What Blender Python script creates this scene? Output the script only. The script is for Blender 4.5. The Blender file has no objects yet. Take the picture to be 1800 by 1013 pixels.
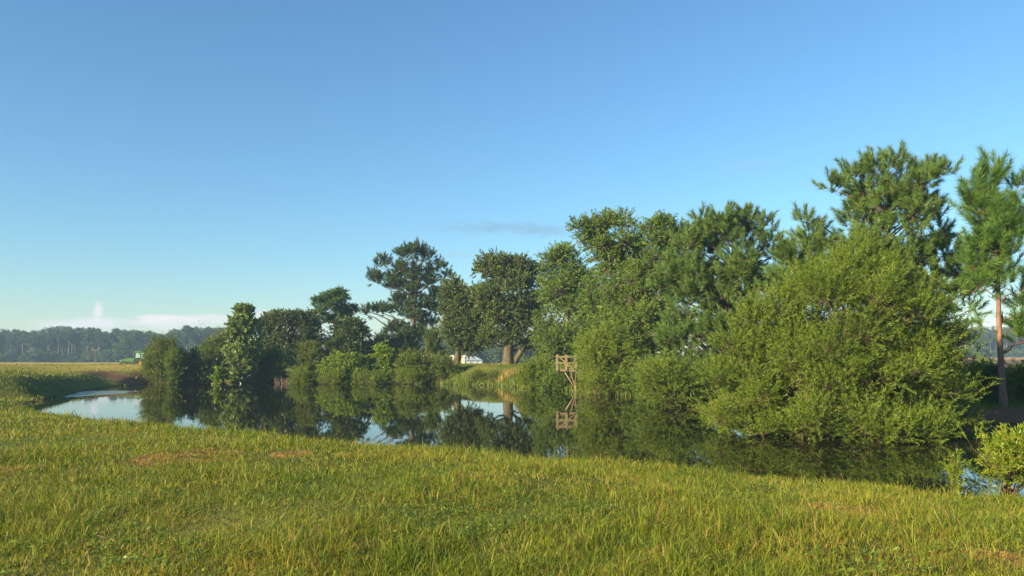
import bpy, bmesh, math, random
import numpy as np
from mathutils import Vector, Matrix

rng = np.random.default_rng(7)
random.seed(7)
scene = bpy.context.scene
COL = scene.collection
PI = math.pi

# ------------------------------------------------------------------ camera
FPX, HY, CX, CY, CAMZ = 1400.0, 632.0, 900.0, 506.5, 2.5
PITCH = math.atan((HY - CY) / FPX)
cam_d = bpy.data.cameras.new('camera')
cam = bpy.data.objects.new('camera', cam_d)
COL.objects.link(cam)
cam.location = (0, 0, CAMZ)
cam.rotation_euler = (PI / 2 + PITCH, 0, 0)
cam_d.sensor_width = 36.0
cam_d.lens = 36.0 * FPX / 1800.0
cam_d.clip_start = 0.1
cam_d.clip_end = 5000
scene.camera = cam
SP, CP = math.sin(PITCH), math.cos(PITCH)


def at(px, py, Y):
    """world point seen at photo pixel (px, py) at forward distance Y"""
    a, b = (px - CX) / FPX, (CY - py) / FPX
    dy, dz = CP - b * SP, SP + b * CP
    return np.array((a / dy * Y, Y, CAMZ + dz / dy * Y))


# ------------------------------------------------------------------ helpers
def tag(o, label=None, cat=None, group=None, kind=None):
    if label: o['label'] = label
    if cat: o['category'] = cat
    if group: o['group'] = group
    if kind: o['kind'] = kind
    return o


def empty(name, loc, label, cat, group=None, rz=0.0):
    o = bpy.data.objects.new(name, None)
    COL.objects.link(o)
    o.location = tuple(float(v) for v in loc)
    o.rotation_euler = (0, 0, rz)
    o.empty_display_size = 0.3
    return tag(o, label, cat, group)


def link(name, me, mat, parent=None):
    o = bpy.data.objects.new(name, me)
    COL.objects.link(o)
    if mat is not None:
        me.materials.append(mat)
    if parent is not None:
        o.parent = parent
    return o


def np_mesh(name, verts, tris=None, quads=None, smooth=False):
    """verts (N,3); tris (T,3); quads (Q,4)"""
    me = bpy.data.meshes.new(name)
    verts = np.ascontiguousarray(verts, dtype=np.float32)
    parts, starts, n = [], [], 0
    if quads is not None and len(quads):
        q = np.asarray(quads, dtype=np.int32)
        parts.append(q.ravel()); starts.append(np.arange(len(q), dtype=np.int32) * 4); n = q.size
    if tris is not None and len(tris):
        t = np.asarray(tris, dtype=np.int32)
        parts.append(t.ravel()); starts.append(n + np.arange(len(t), dtype=np.int32) * 3)
    loops = np.concatenate(parts); st = np.concatenate(starts)
    me.vertices.add(len(verts)); me.vertices.foreach_set('co', verts.ravel())
    me.loops.add(len(loops)); me.loops.foreach_set('vertex_index', loops)
    me.polygons.add(len(st)); me.polygons.foreach_set('loop_start', st)
    me.polygons.foreach_set('use_smooth', np.full(len(st), smooth, dtype=bool))
    me.update(calc_edges=True)
    me.validate()
    return me


def unit(v):
    return v / np.maximum(np.linalg.norm(v, axis=-1, keepdims=True), 1e-9)


class Tubes:
    """collects tapered tubes along polylines into one mesh"""
    def __init__(s):
        s.v, s.q, s.n = [], [], 0

    def add(s, pts, rad, sides=6, cap=True):
        pts = np.asarray(pts, float); rad = np.asarray(rad, float) * np.ones(len(pts))
        t = np.gradient(pts, axis=0); t = unit(t)
        ref = np.array((0, 0, 1.0)) if abs(t[0][2]) < 0.9 else np.array((1.0, 0, 0))
        u = unit(np.cross(t, ref)); w = np.cross(t, u)
        a = np.arange(sides) * 2 * PI / sides
        ring = (u[:, None, :] * np.cos(a)[None, :, None] + w[:, None, :] * np.sin(a)[None, :, None]) * rad[:, None, None]
        v = (pts[:, None, :] + ring).reshape(-1, 3)
        k = len(pts)
        i = np.arange(k - 1)[:, None] * sides; j = np.arange(sides)[None, :]; j2 = (j + 1) % sides
        q = np.stack((i + j, i + j2, i + sides + j2, i + sides + j), -1).reshape(-1, 4)
        s.v.append(v); s.q.append(q + s.n); s.n += len(v)

    def segs(s, A, B, ra, rb):
        """many straight 3-sided twigs"""
        A = np.asarray(A); B = np.asarray(B); N = len(A)
        if N == 0: return
        t = unit(B - A); r = np.where(np.abs(t[:, 2:3]) < 0.9, np.array([[0, 0, 1.0]]), np.array([[1.0, 0, 0]]))
        u = unit(np.cross(t, r)); w = np.cross(t, u)
        a = np.arange(3) * 2 * PI / 3
        ring = u[:, None, :] * np.cos(a)[None, :, None] + w[:, None, :] * np.sin(a)[None, :, None]
        v = np.concatenate((A[:, None, :] + ring * ra, B[:, None, :] + ring * rb), 1).reshape(-1, 3)
        base = (np.arange(N) * 6)[:, None]
        q = np.concatenate([base + np.array([[j, (j + 1) % 3, 3 + (j + 1) % 3, 3 + j]]) for j in range(3)], 0)
        s.v.append(v); s.q.append(q + s.n); s.n += len(v)

    def mesh(s, name):
        return np_mesh(name, np.concatenate(s.v), quads=np.concatenate(s.q), smooth=True)


# ------------------------------------------------------------------ node materials
def new_mat(name):
    m = bpy.data.materials.new(name); m.use_nodes = True
    nt = m.node_tree; nt.nodes.clear()
    out = nt.nodes.new('ShaderNodeOutputMaterial')
    return m, nt, out


def N(nt, t, **kw):
    n = nt.nodes.new(t)
    for k, v in kw.items():
        if k.startswith('i_'):
            n.inputs[k[2:].replace('_', ' ')].default_value = v
        else:
            setattr(n, k, v)
    return n


def ramp(nt, fac, stops):
    r = nt.nodes.new('ShaderNodeValToRGB')
    e = r.color_ramp.elements
    while len(e) < len(stops): e.new(0.5)
    for el, (p, c) in zip(e, stops):
        el.position = p; el.color = (*c, 1)
    nt.links.new(fac, r.inputs['Fac'])
    return r.outputs['Color']


def math_n(nt, op, a, b=None, clamp=False):
    n = nt.nodes.new('ShaderNodeMath'); n.operation = op; n.use_clamp = clamp
    for i, x in enumerate((a, b)):
        if x is None: continue
        if isinstance(x, (int, float)): n.inputs[i].default_value = x
        else: nt.links.new(x, n.inputs[i])
    return n.outputs[0]


def mixc(nt, fac, a, b):
    n = nt.nodes.new('ShaderNodeMix'); n.data_type = 'RGBA'
    for s, x in (('Factor', fac), ('A', a), ('B', b)):
        sock = [i for i in n.inputs if i.name == s and (i.type == 'RGBA' if s != 'Factor' else i.type == 'VALUE')][0]
        if isinstance(x, (int, float)): sock.default_value = x
        elif isinstance(x, tuple): sock.default_value = (*x, 1)
        else: nt.links.new(x, sock)
    return [o for o in n.outputs if o.type == 'RGBA'][0]


def noise(nt, scale, detail=3, rough=0.55, coord='Object', vec=None, dist=0.0):
    n = N(nt, 'ShaderNodeTexNoise'); n.inputs['Scale'].default_value = scale
    n.inputs['Detail'].default_value = detail; n.inputs['Roughness'].default_value = rough
    n.inputs['Distortion'].default_value = dist
    if vec is None:
        tc = N(nt, 'ShaderNodeTexCoord'); vec = tc.outputs[coord]
    nt.links.new(vec, n.inputs['Vector'])
    return n.outputs['Fac']


def leaf_mat(name, dark, mid, light, clump=0.8, trans=0.35, rough=0.5, odd=None, oddp=0.04):
    """leaf colours: random per leaf, plus patches of older and younger leaves"""
    m, nt, out = new_mat(name)
    dark, mid, light = [(q[0] * 1.6, q[1] * 1.65, q[2] * 1.2) for q in (dark, mid, light)]
    geo = N(nt, 'ShaderNodeNewGeometry')
    r = geo.outputs['Random Per Island']
    nz = noise(nt, clump, 2)
    f = math_n(nt, 'ADD', math_n(nt, 'MULTIPLY', r, 0.62), math_n(nt, 'MULTIPLY', math_n(nt, 'SUBTRACT', nz, 0.3), 0.95))
    c = ramp(nt, f, [(0.1, dark), (0.5, mid), (0.95, light)])
    if odd is not None:
        sel = math_n(nt, 'GREATER_THAN', math_n(nt, 'FRACT', math_n(nt, 'MULTIPLY', r, 37.7)), 1 - oddp)
        c = mixc(nt, sel, c, odd)
    p = N(nt, 'ShaderNodeBsdfPrincipled'); nt.links.new(c, p.inputs['Base Color'])
    p.inputs['Roughness'].default_value = rough
    p.inputs['Specular IOR Level'].default_value = 0.3
    t = N(nt, 'ShaderNodeBsdfTranslucent')
    tc = mixc(nt, 0.35, c, (light[0] * 1.1, light[1] * 1.1, light[2] * 0.5))
    nt.links.new(tc, t.inputs['Color'])
    mx = N(nt, 'ShaderNodeMixShader'); mx.inputs[0].default_value = trans
    nt.links.new(p.outputs[0], mx.inputs[1]); nt.links.new(t.outputs[0], mx.inputs[2])
    nt.links.new(mx.outputs[0], out.inputs['Surface'])
    return m


def bark_mat(name, a, b, scale=6.0):
    m, nt, out = new_mat(name)
    tc = N(nt, 'ShaderNodeTexCoord'); mp = N(nt, 'ShaderNodeMapping')
    mp.inputs['Scale'].default_value = (1, 1, 0.25)
    nt.links.new(tc.outputs['Object'], mp.inputs['Vector'])
    f = noise(nt, scale, 5, 0.65, vec=mp.outputs[0])
    c = ramp(nt, f, [(0.3, a), (0.7, b)])
    p = N(nt, 'ShaderNodeBsdfPrincipled'); nt.links.new(c, p.inputs['Base Color']); p.inputs['Roughness'].default_value = 0.9
    bp = N(nt, 'ShaderNodeBump'); bp.inputs['Strength'].default_value = 0.6; bp.inputs['Distance'].default_value = 0.03
    nt.links.new(f, bp.inputs['Height']); nt.links.new(bp.outputs[0], p.inputs['Normal'])
    nt.links.new(p.outputs[0], out.inputs['Surface'])
    return m


def plain(name, col, rough=0.6, var=0.15, scale=3.0, metal=0.0, coat=0.0):
    m, nt, out = new_mat(name)
    f = noise(nt, scale, 4)
    c = ramp(nt, f, [(0.3, tuple(x * (1 - var) for x in col)), (0.7, tuple(min(1, x * (1 + var)) for x in col))])
    p = N(nt, 'ShaderNodeBsdfPrincipled'); nt.links.new(c, p.inputs['Base Color'])
    p.inputs['Roughness'].default_value = rough; p.inputs['Metallic'].default_value = metal
    p.inputs['Coat Weight'].default_value = coat
    nt.links.new(p.outputs[0], out.inputs['Surface'])
    return m


M = {}
M['pine'] = leaf_mat('pine_needles', (0.028, 0.057, 0.018), (0.057, 0.103, 0.030), (0.108, 0.160, 0.040), 0.9, 0.2, 0.45, odd=(0.16, 0.09, 0.03), oddp=0.03)
M['pine_young'] = leaf_mat('young_pine_needles', (0.028, 0.062, 0.016), (0.055, 0.11, 0.026), (0.10, 0.165, 0.036), 0.9, 0.25, 0.45)
M['pine_far'] = leaf_mat('old_pine_needles', (0.014, 0.030, 0.012), (0.028, 0.052, 0.018), (0.055, 0.085, 0.026), 0.5, 0.15, 0.5)
M['willow'] = leaf_mat('willow_leaves', (0.038, 0.064, 0.011), (0.078, 0.116, 0.017), (0.136, 0.180, 0.026), 0.7, 0.35, 0.45, odd=(0.17, 0.12, 0.03), oddp=0.03)
M['willow_bright'] = leaf_mat('bright_willow_leaves', (0.055, 0.085, 0.012), (0.105, 0.145, 0.018), (0.165, 0.205, 0.026), 0.5, 0.4, 0.45)
M['oak'] = leaf_mat('oak_leaves', (0.025, 0.046, 0.013), (0.050, 0.078, 0.019), (0.102, 0.120, 0.032), 0.35, 0.15, 0.4, odd=(0.11, 0.085, 0.03), oddp=0.05)
M['broad'] = leaf_mat('broad_leaves', (0.034, 0.066, 0.015), (0.074, 0.120, 0.021), (0.132, 0.178, 0.032), 0.4, 0.35, 0.4)
M['sycamore'] = leaf_mat('sycamore_leaves', (0.040, 0.072, 0.025), (0.086, 0.128, 0.040), (0.175, 0.210, 0.090), 0.8, 0.3, 0.35)
M['dark'] = leaf_mat('dark_evergreen_leaves', (0.016, 0.036, 0.012), (0.034, 0.062, 0.016), (0.095, 0.105, 0.026), 0.45, 0.1, 0.35, odd=(0.12, 0.085, 0.03), oddp=0.05)
M['shrub'] = leaf_mat('shrub_leaves', (0.038, 0.060, 0.012), (0.075, 0.105, 0.018), (0.130, 0.155, 0.026), 0.6, 0.3, 0.45, odd=(0.17, 0.11, 0.035), oddp=0.05)
M['vine'] = leaf_mat('vine_leaves', (0.055, 0.095, 0.012), (0.105, 0.165, 0.018), (0.180, 0.230, 0.028), 0.6, 0.4, 0.4)
M['fg'] = leaf_mat('fresh_willow_leaves', (0.070, 0.110, 0.012), (0.13, 0.175, 0.018), (0.21, 0.24, 0.03), 1.5, 0.4, 0.35, odd=(0.26, 0.10, 0.03), oddp=0.025)
M['mimosa'] = leaf_mat('feathery_leaves', (0.026, 0.060, 0.022), (0.045, 0.090, 0.030), (0.070, 0.120, 0.036), 0.5, 0.3, 0.5)
M['wood_pine'] = leaf_mat('wood_pine_needles', (0.012, 0.026, 0.013), (0.024, 0.044, 0.018), (0.045, 0.068, 0.024), 0.12, 0.1, 0.6)
M['wood_broad'] = leaf_mat('wood_broad_leaves', (0.016, 0.034, 0.014), (0.032, 0.056, 0.018), (0.060, 0.085, 0.024), 0.12, 0.15, 0.6)
M['bark_pine'] = bark_mat('pine_bark', (0.05, 0.036, 0.028), (0.16, 0.10, 0.07), 9)
M['bark_red'] = bark_mat('reddish_pine_bark', (0.09, 0.05, 0.034), (0.28, 0.155, 0.095), 9)
M['bark'] = bark_mat('grey_bark', (0.06, 0.048, 0.035), (0.20, 0.16, 0.11), 7)
M['bark_willow'] = bark_mat('willow_bark', (0.08, 0.055, 0.032), (0.22, 0.155, 0.09), 7)
M['bark_oak'] = bark_mat('oak_bark', (0.035, 0.030, 0.016), (0.12, 0.095, 0.045), 5)
M['bark_wood'] = bark_mat('wood_pine_bark', (0.09, 0.065, 0.052), (0.20, 0.15, 0.115), 1.5)
M['twig'] = bark_mat('dead_twig_bark', (0.17, 0.12, 0.09), (0.34, 0.25, 0.20), 6)
M['reed'] = leaf_mat('dry_reed', (0.12, 0.095, 0.032), (0.21, 0.165, 0.06), (0.31, 0.25, 0.11), 0.6, 0.3, 0.6)
M['straw'] = leaf_mat('dead_straw', (0.09, 0.048, 0.018), (0.19, 0.115, 0.042), (0.33, 0.23, 0.09), 3, 0.15, 0.6)

# ------------------------------------------------------------------ terrain
POND = np.array([(-29, 50), (-26, 42), (-19, 34), (-13.5, 29.5), (-7, 24.5), (-2, 21), (2, 18.7), (5.5, 16.6), (8, 14.7),
                 (11, 13.2), (16, 12), (22, 13), (25, 20), (24, 28), (20.5, 31), (17, 31.5), (14, 29.5), (10, 29), (8, 31.5),
                 (9.2, 38), (10, 46), (8.5, 55), (6.5, 61), (4.0, 67), (1.0, 73), (-1, 77), (-5, 79), (-8, 84), (-20, 85.5), (-30, 88),
                 (-35, 87), (-37, 80), (-36.5, 72), (-34, 64), (-31, 56)], float)
CTRL = np.array([(0, 0, .9), (0, -20, 1.0), (-10, 5, .9), (10, 5, .8), (0, 10, .85), (-8, 15, .88), (8, 9, .72), (-20, 25, .85),
                 (-27, 35, .85), (-14, 22, .88), (4, 13, .7), (-45, 50, 1.75), (-37, 58, 1.65), (-36, 51, 1.75), (-42, 40, 1.8), (-43, 72, 1.3),
                 (-45, 84, 1.3), (-60, 60, 1.7), (-60, 90, 1.85), (-45, 100, 1.9), (-70, 105, 1.9), (-62, 130, 1.0), (-120, 150, 1.0),
                 (-200, 400, 1.0), (-40, 160, 1.0), (-25, 95, 1.7), (-5, 90, 1.95), (4, 82, 1.95), (0, 120, 1.8), (0, 230, 1.0),
                 (20, 75, 1.8), (-10, 320, 1.0), (16, 36, 1.2), (18, 40, 1.8), (24, 34, 1.4), (28, 45, 2.0), (20, 55, 1.9),
                 (14, 60, 1.8), (60, 80, 2.0), (110, 180, 2.5), (200, 300, 3.2), (300, 420, 3.4), (200, 600, 3.4), (-300, 700, 1.0), (0, 700, 1.6),
                 (0, -300, 1.0), (-200, 0, 1.4), (200, 0, 1.4)], float)
SWALE = ((-28, 48), (-33, 41), (-46, 26))


def seg_dist(P, a, b):
    a = np.array(a, float); b = np.array(b, float); ab = b - a
    t = np.clip(((P - a) @ ab) / (ab @ ab), 0, 1)
    return np.linalg.norm(P - (a + t[:, None] * ab), axis=1)


def pond_sd(P):
    d = np.full(len(P), 1e9); ins = np.zeros(len(P), bool)
    n = len(POND)
    for i in range(n):
        a, b = POND[i], POND[(i + 1) % n]
        d = np.minimum(d, seg_dist(P, a, b))
        c = ((a[1] > P[:, 1]) != (b[1] > P[:, 1]))
        with np.errstate(divide='ignore', invalid='ignore'):
            xi = (b[0] - a[0]) * (P[:, 1] - a[1]) / (b[1] - a[1]) + a[0]
        ins ^= c & (P[:, 0] < xi)
    wob = 0.25 * np.sin(P[:, 0] * 1.7 + P[:, 1] * .6) + 0.18 * np.sin(P[:, 1] * 2.3 - P[:, 0] * 1.1)
    return np.where(ins, -d, d) + wob


def sstep(t):
    t = np.clip(t, 0, 1); return t * t * (3 - 2 * t)


def wave(x, y, s, seed):
    r = np.random.default_rng(seed); o = np.zeros_like(x)
    for k in range(7):
        a = r.uniform(0, 2 * PI); f = s * r.uniform(.6, 1.8); o += np.sin((x * math.cos(a) + y * math.sin(a)) * f + r.uniform(0, 6.3))
    return o / 7


def height(x, y):
    x = np.atleast_1d(np.asarray(x, float)); y = np.atleast_1d(np.asarray(y, float))
    out = np.empty(len(x))
    for s in range(0, len(x), 200000):
        X, Y = x[s:s + 200000], y[s:s + 200000]
        P = np.stack((X, Y), 1)
        num = np.zeros(len(X)); den = np.zeros(len(X))
        for cx, cy, cz in CTRL:
            w = 1.0 / (((X - cx) ** 2 + (Y - cy) ** 2) + 4.0) ** 1.6
            num += w * cz; den += w
        pl = num / den
        R = np.hypot(X, Y)
        pl += wave(X, Y, 0.55, 3) * 0.09 + wave(X, Y, 1.9, 4) * 0.03 + wave(X, Y, .12, 5) * .1 * sstep((R - 30) / 60)
        d = pond_sd(P)
        near = sstep((40 - Y) / 12) * sstep((14 - X) / 4)
        w = 5.0 + 3.0 * near + 1.5 * sstep((X - 5) / 5)
        h = pl * (1 - (1 - np.clip(d / w, 0, 1)) ** 1.8)
        h = np.where(d < 0, np.maximum(d * 0.45, -1.5), h)
        ds = np.full(len(X), 1e9)
        for a, b in zip(SWALE[:-1], SWALE[1:]): ds = np.minimum(ds, seg_dist(P, a, b))
        ds -= 1.5
        hs = 0.1 + (pl - 0.1) * sstep(ds / 5.0)
        h = np.where(d > 0, np.minimum(h, hs), h)
        out[s:s + 200000] = h
    return out


def hz(x, y):
    return float(height([x], [y])[0])


# bare-soil and straw places: (x, y, rx, ry, strength)
def ground_at(px, py):
    """ground point seen at a photo pixel"""
    Y = 4.0
    while Y < 300:
        p = at(px, py, Y)
        if hz(p[0], Y) >= p[2]: return p[0], Y
        Y *= 1.01
    return at(px, py, 100)[:2]


STRAW = []
for px, py, rx, ry in ((330, 799, .95, .55), (510, 797, .35, .3), (1485, 893, .42, .32), (1765, 985, .30, .22), (8, 826, .35, .25), (650, 965, .22, .16),
                       (230, 722, .8, .5), (1390, 985, .2, .15)):
    gx, gy = ground_at(px, py); k_ = 1 - ry * .5 / gy; STRAW.append((gx * k_, gy * k_, rx * .8, ry * 1.7))
SOIL = [(-39.5, 79, 4.5, 3.2), (-37, 85, 3.0, 3.0), (19, 31.9, 3.4, 1.1), (22.5, 31.0, 3.0, 1.4), (-52, 62, 1.6, .5), (-44, 57, 1.2, .4), (-48, 66, 2.2, .4)]


def soil_amount(x, y):
    s = np.zeros(len(x)); n = wave(x, y, 2.2, 11) * .6
    for cx, cy, rx, ry in SOIL + STRAW:
        q = np.sqrt(((x - cx) / rx) ** 2 + ((y - cy) / ry) ** 2)
        s = np.maximum(s, (1 - sstep((q + n - 0.65) / 0.5)) * (.8 if (cx, cy, rx, ry) in STRAW else 1))
    return s


def build_ground():
    az = np.concatenate((np.radians(np.arange(-46, 46.01, 0.22)), np.radians(np.arange(49, 312, 3.5))))
    r = np.concatenate(([0.0], np.geomspace(1.0, 820, 460)))
    na, nr = len(az), len(r)
    X = (r[:, None] * np.sin(az)[None]).ravel(); Y = (r[:, None] * np.cos(az)[None]).ravel()
    Z = height(X, Y)
    i = np.arange(nr - 1)[:, None] * na; j = np.arange(na)[None]; j2 = (j + 1) % na
    q = np.stack((i + j, i + na + j, i + na + j2, i + j2), -1).reshape(-1, 4)
    me = np_mesh('ground', np.stack((X, Y, Z), 1), quads=q, smooth=True)
    a = me.attributes.new('soil', 'FLOAT', 'POINT'); 
    so = soil_amount(X, Y).astype(np.float32)
    if len(me.vertices) == len(so): a.data.foreach_set('value', so)
    m, nt, out = new_mat('meadow_ground')
    geo = N(nt, 'ShaderNodeNewGeometry'); pos = geo.outputs['Position']
    sep = N(nt, 'ShaderNodeSeparateXYZ'); nt.links.new(pos, sep.inputs[0])
    n1 = noise(nt, 0.35, 5, 0.6, vec=pos); n2 = noise(nt, 9.0, 4, 0.7, vec=pos); n3 = noise(nt, .06, 3, 0.5, vec=pos)
    f = math_n(nt, 'ADD', math_n(nt, 'MULTIPLY', n1, 0.6), math_n(nt, 'MULTIPLY', n2, 0.4))
    grass = ramp(nt, f, [(0.3, (0.050, 0.075, 0.012)), (0.5, (0.095, 0.115, 0.020)), (0.7, (0.17, 0.15, 0.035))])
    mp = N(nt, 'ShaderNodeMapping'); mp.inputs['Scale'].default_value = (.05, .25, 1); nt.links.new(pos, mp.inputs['Vector'])
    n4 = noise(nt, 1.0, 4, 0.6, vec=mp.outputs[0])
    # dry seed-head band of the far left field, green strips between
    dry = ramp(nt, n4, [(0.35, (0.22, 0.21, 0.040)), (0.55, (0.36, 0.28, 0.065)), (0.75, (0.42, 0.27, 0.095))])
    fy = math_n(nt, 'MULTIPLY', math_n(nt, 'SUBTRACT', sep.outputs['Y'], 62), 1 / 45, True)
    fl = math_n(nt, 'MAXIMUM', math_n(nt, 'MULTIPLY', math_n(nt, 'SUBTRACT', -30, sep.outputs['X']), 1 / 12, True), math_n(nt, 'MULTIPLY', math_n(nt, 'SUBTRACT', sep.outputs['Y'], 100), 1 / 10, True))
    c = mixc(nt, math_n(nt, 'MULTIPLY', fy, fl), grass, dry)
    # ploughed field on the right: tan stubble behind, bare dark earth in front
    tanc = ramp(nt, n4, [(0.3, (0.30, 0.19, 0.095)), (0.7, (0.40, 0.27, 0.14))])
    earth = ramp(nt, n4, [(0.3, (0.115, 0.085, 0.065)), (0.7, (0.18, 0.13, 0.10))])
    fe = math_n(nt, 'MULTIPLY', math_n(nt, 'SUBTRACT', sep.outputs['Y'], 150), 1 / 20, True)
    field = mixc(nt, fe, earth, tanc)
    fx = math_n(nt, 'MULTIPLY', math_n(nt, 'SUBTRACT', sep.outputs['X'], 26), 1 / 4, True)
    fx2 = math_n(nt, 'MULTIPLY', math_n(nt, 'SUBTRACT', sep.outputs['Y'], 58), 1 / 5, True)
    c = mixc(nt, math_n(nt, 'MULTIPLY', fx, fx2), c, field)
    at_ = N(nt, 'ShaderNodeAttribute'); at_.attribute_name = 'soil'
    red = ramp(nt, n2, [(0.3, (0.11, 0.050, 0.028)), (0.7, (0.26, 0.130, 0.070))])
    c = mixc(nt, at_.outputs['Fac'], c, red)
    # wet mud below and at the water line
    mud = math_n(nt, 'MULTIPLY', math_n(nt, 'SUBTRACT', 0.10, sep.outputs['Z']), 1 / .08, True)
    c = mixc(nt, mud, c, (0.05, 0.034, 0.020))
    p = N(nt, 'ShaderNodeBsdfPrincipled'); nt.links.new(c, p.inputs['Base Color']); p.inputs['Roughness'].default_value = 0.95
    p.inputs['Specular IOR Level'].default_value = 0.1
    bp = N(nt, 'ShaderNodeBump'); bp.inputs['Strength'].default_value = 0.9; bp.inputs['Distance'].default_value = 0.06
    nt.links.new(n2, bp.inputs['Height']); nt.links.new(bp.outputs[0], p.inputs['Normal'])
    nt.links.new(p.outputs[0], out.inputs['Surface'])
    o = link('ground', me, m)
    tag(o, 'grassy meadow and fields round the pond', 'ground', kind='structure')


build_ground()


def build_water():
    xs = (-50, 40); ys = (10, 95)
    v = np.array([(xs[0], ys[0], 0), (xs[1], ys[0], 0), (xs[1], ys[1], 0), (xs[0], ys[1], 0)], float)
    me = np_mesh('water', v, quads=[(0, 1, 2, 3)])
    m, nt, out = new_mat('pond_water')
    geo = N(nt, 'ShaderNodeNewGeometry'); pos = geo.outputs['Position']
    sep = N(nt, 'ShaderNodeSeparateXYZ'); nt.links.new(pos, sep.inputs[0])
    p = N(nt, 'ShaderNodeBsdfPrincipled')
    p.inputs['IOR'].default_value = 1.333; p.inputs['Roughness'].default_value = 0.012
    mp = N(nt, 'ShaderNodeMapping'); mp.inputs['Scale'].default_value = (0.55, 1.0, 1); nt.links.new(pos, mp.inputs['Vector'])
    w1 = noise(nt, 1.6, 3, 0.5, vec=mp.outputs[0]); w2 = noise(nt, 7.0, 2, 0.5, vec=mp.outputs[0])
    # breeze streaks: broad ripple patches
    mp2 = N(nt, 'ShaderNodeMapping'); mp2.inputs['Scale'].default_value = (0.05, 0.16, 1); nt.links.new(pos, mp2.inputs['Vector'])
    streak = noise(nt, 1.0, 3, 0.6, vec=mp2.outputs[0])
    sk = math_n(nt, 'MULTIPLY', math_n(nt, 'SUBTRACT', streak, 0.53), 6.0, True)

    def spot(cx, cy, rx, ry):
        dx = math_n(nt, 'MULTIPLY', math_n(nt, 'SUBTRACT', sep.outputs['X'], cx), 1 / rx)
        dy = math_n(nt, 'MULTIPLY', math_n(nt, 'SUBTRACT', sep.outputs['Y'], cy), 1 / ry)
        q = math_n(nt, 'ADD', math_n(nt, 'MULTIPLY', dx, dx), math_n(nt, 'MULTIPLY', dy, dy))
        return math_n(nt, 'SUBTRACT', 1.0, q, True)
    sL = spot(-22, 43, 7, 8); sC = spot(-4, 52, 9, 8)
    sk = math_n(nt, 'MAXIMUM', math_n(nt, 'MULTIPLY', sk, 0.35), math_n(nt, 'MULTIPLY', sL, 0.8))
    sk = math_n(nt, 'MAXIMUM', sk, math_n(nt, 'MULTIPLY', sC, math_n(nt, 'MULTIPLY', math_n(nt, 'SUBTRACT', streak, .42), 3.0, True)))
    h = math_n(nt, 'ADD', math_n(nt, 'MULTIPLY', w1, 0.22), math_n(nt, 'MULTIPLY', math_n(nt, 'MULTIPLY', w2, sk), 0.30))
    bp = N(nt, 'ShaderNodeBump'); bp.inputs['Strength'].default_value = 0.10; bp.inputs['Distance'].default_value = 0.035
    nt.links.new(h, bp.inputs['Height']); nt.links.new(bp.outputs[0], p.inputs['Normal'])
    # film of algae and duckweed by the left bank
    sA = spot(-32, 58, 4.6, 9.5); an = noise(nt, 1.1, 5, 0.65, vec=mp.outputs[0])
    film = math_n(nt, 'MULTIPLY', math_n(nt, 'SUBTRACT', math_n(nt, 'ADD', an, math_n(nt, 'MULTIPLY', sA, 0.75)), 0.82), 4.0, True)
    film = math_n(nt, 'MULTIPLY', film, math_n(nt, 'MULTIPLY', sA, 3.0, True))
    film = math_n(nt, 'MULTIPLY', film, 0.55)
    c = mixc(nt, film, (0.012, 0.014, 0.007), (0.13, 0.19, 0.13))
    nt.links.new(c, p.inputs['Base Color'])
    nt.links.new(math_n(nt, 'ADD', 0.012, math_n(nt, 'MULTIPLY', film, 0.5)), p.inputs['Roughness'])
    nt.links.new(math_n(nt, 'SUBTRACT', 0.5, math_n(nt, 'MULTIPLY', film, 0.85)), p.inputs['Specular IOR Level'])
    nt.links.new(p.outputs[0], out.inputs['Surface'])
    tag(link('water', me, m), 'dark still pond water', 'water', kind='structure')


build_water()


# ------------------------------------------------------------------ foliage
def cards(P, Dv, Nv, L, W, shape='leaf'):
    """one leaf or needle per row; returns verts, quads, tris"""
    n = len(P); S = unit(np.cross(Dv, Nv)); L = np.broadcast_to(L, (n,))[:, None]; W = np.broadcast_to(W, (n,))[:, None]
    if shape == 'leaf':
        v = np.stack((P, P + Dv * L * .45 + S * W * .5 + Nv * L * .04, P + Dv * L - Nv * L * .10, P + Dv * L * .45 - S * W * .5 + Nv * L * .04), 1).reshape(-1, 3)
        return v, np.arange(n * 4).reshape(-1, 4), None
    v = np.stack((P + S * W * .5, P + Dv * L, P - S * W * .5), 1).reshape(-1, 3)
    return v, None, np.arange(n * 3).reshape(-1, 3)


def rand_unit(n):
    return unit(rng.normal(size=(n, 3)))


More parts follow.
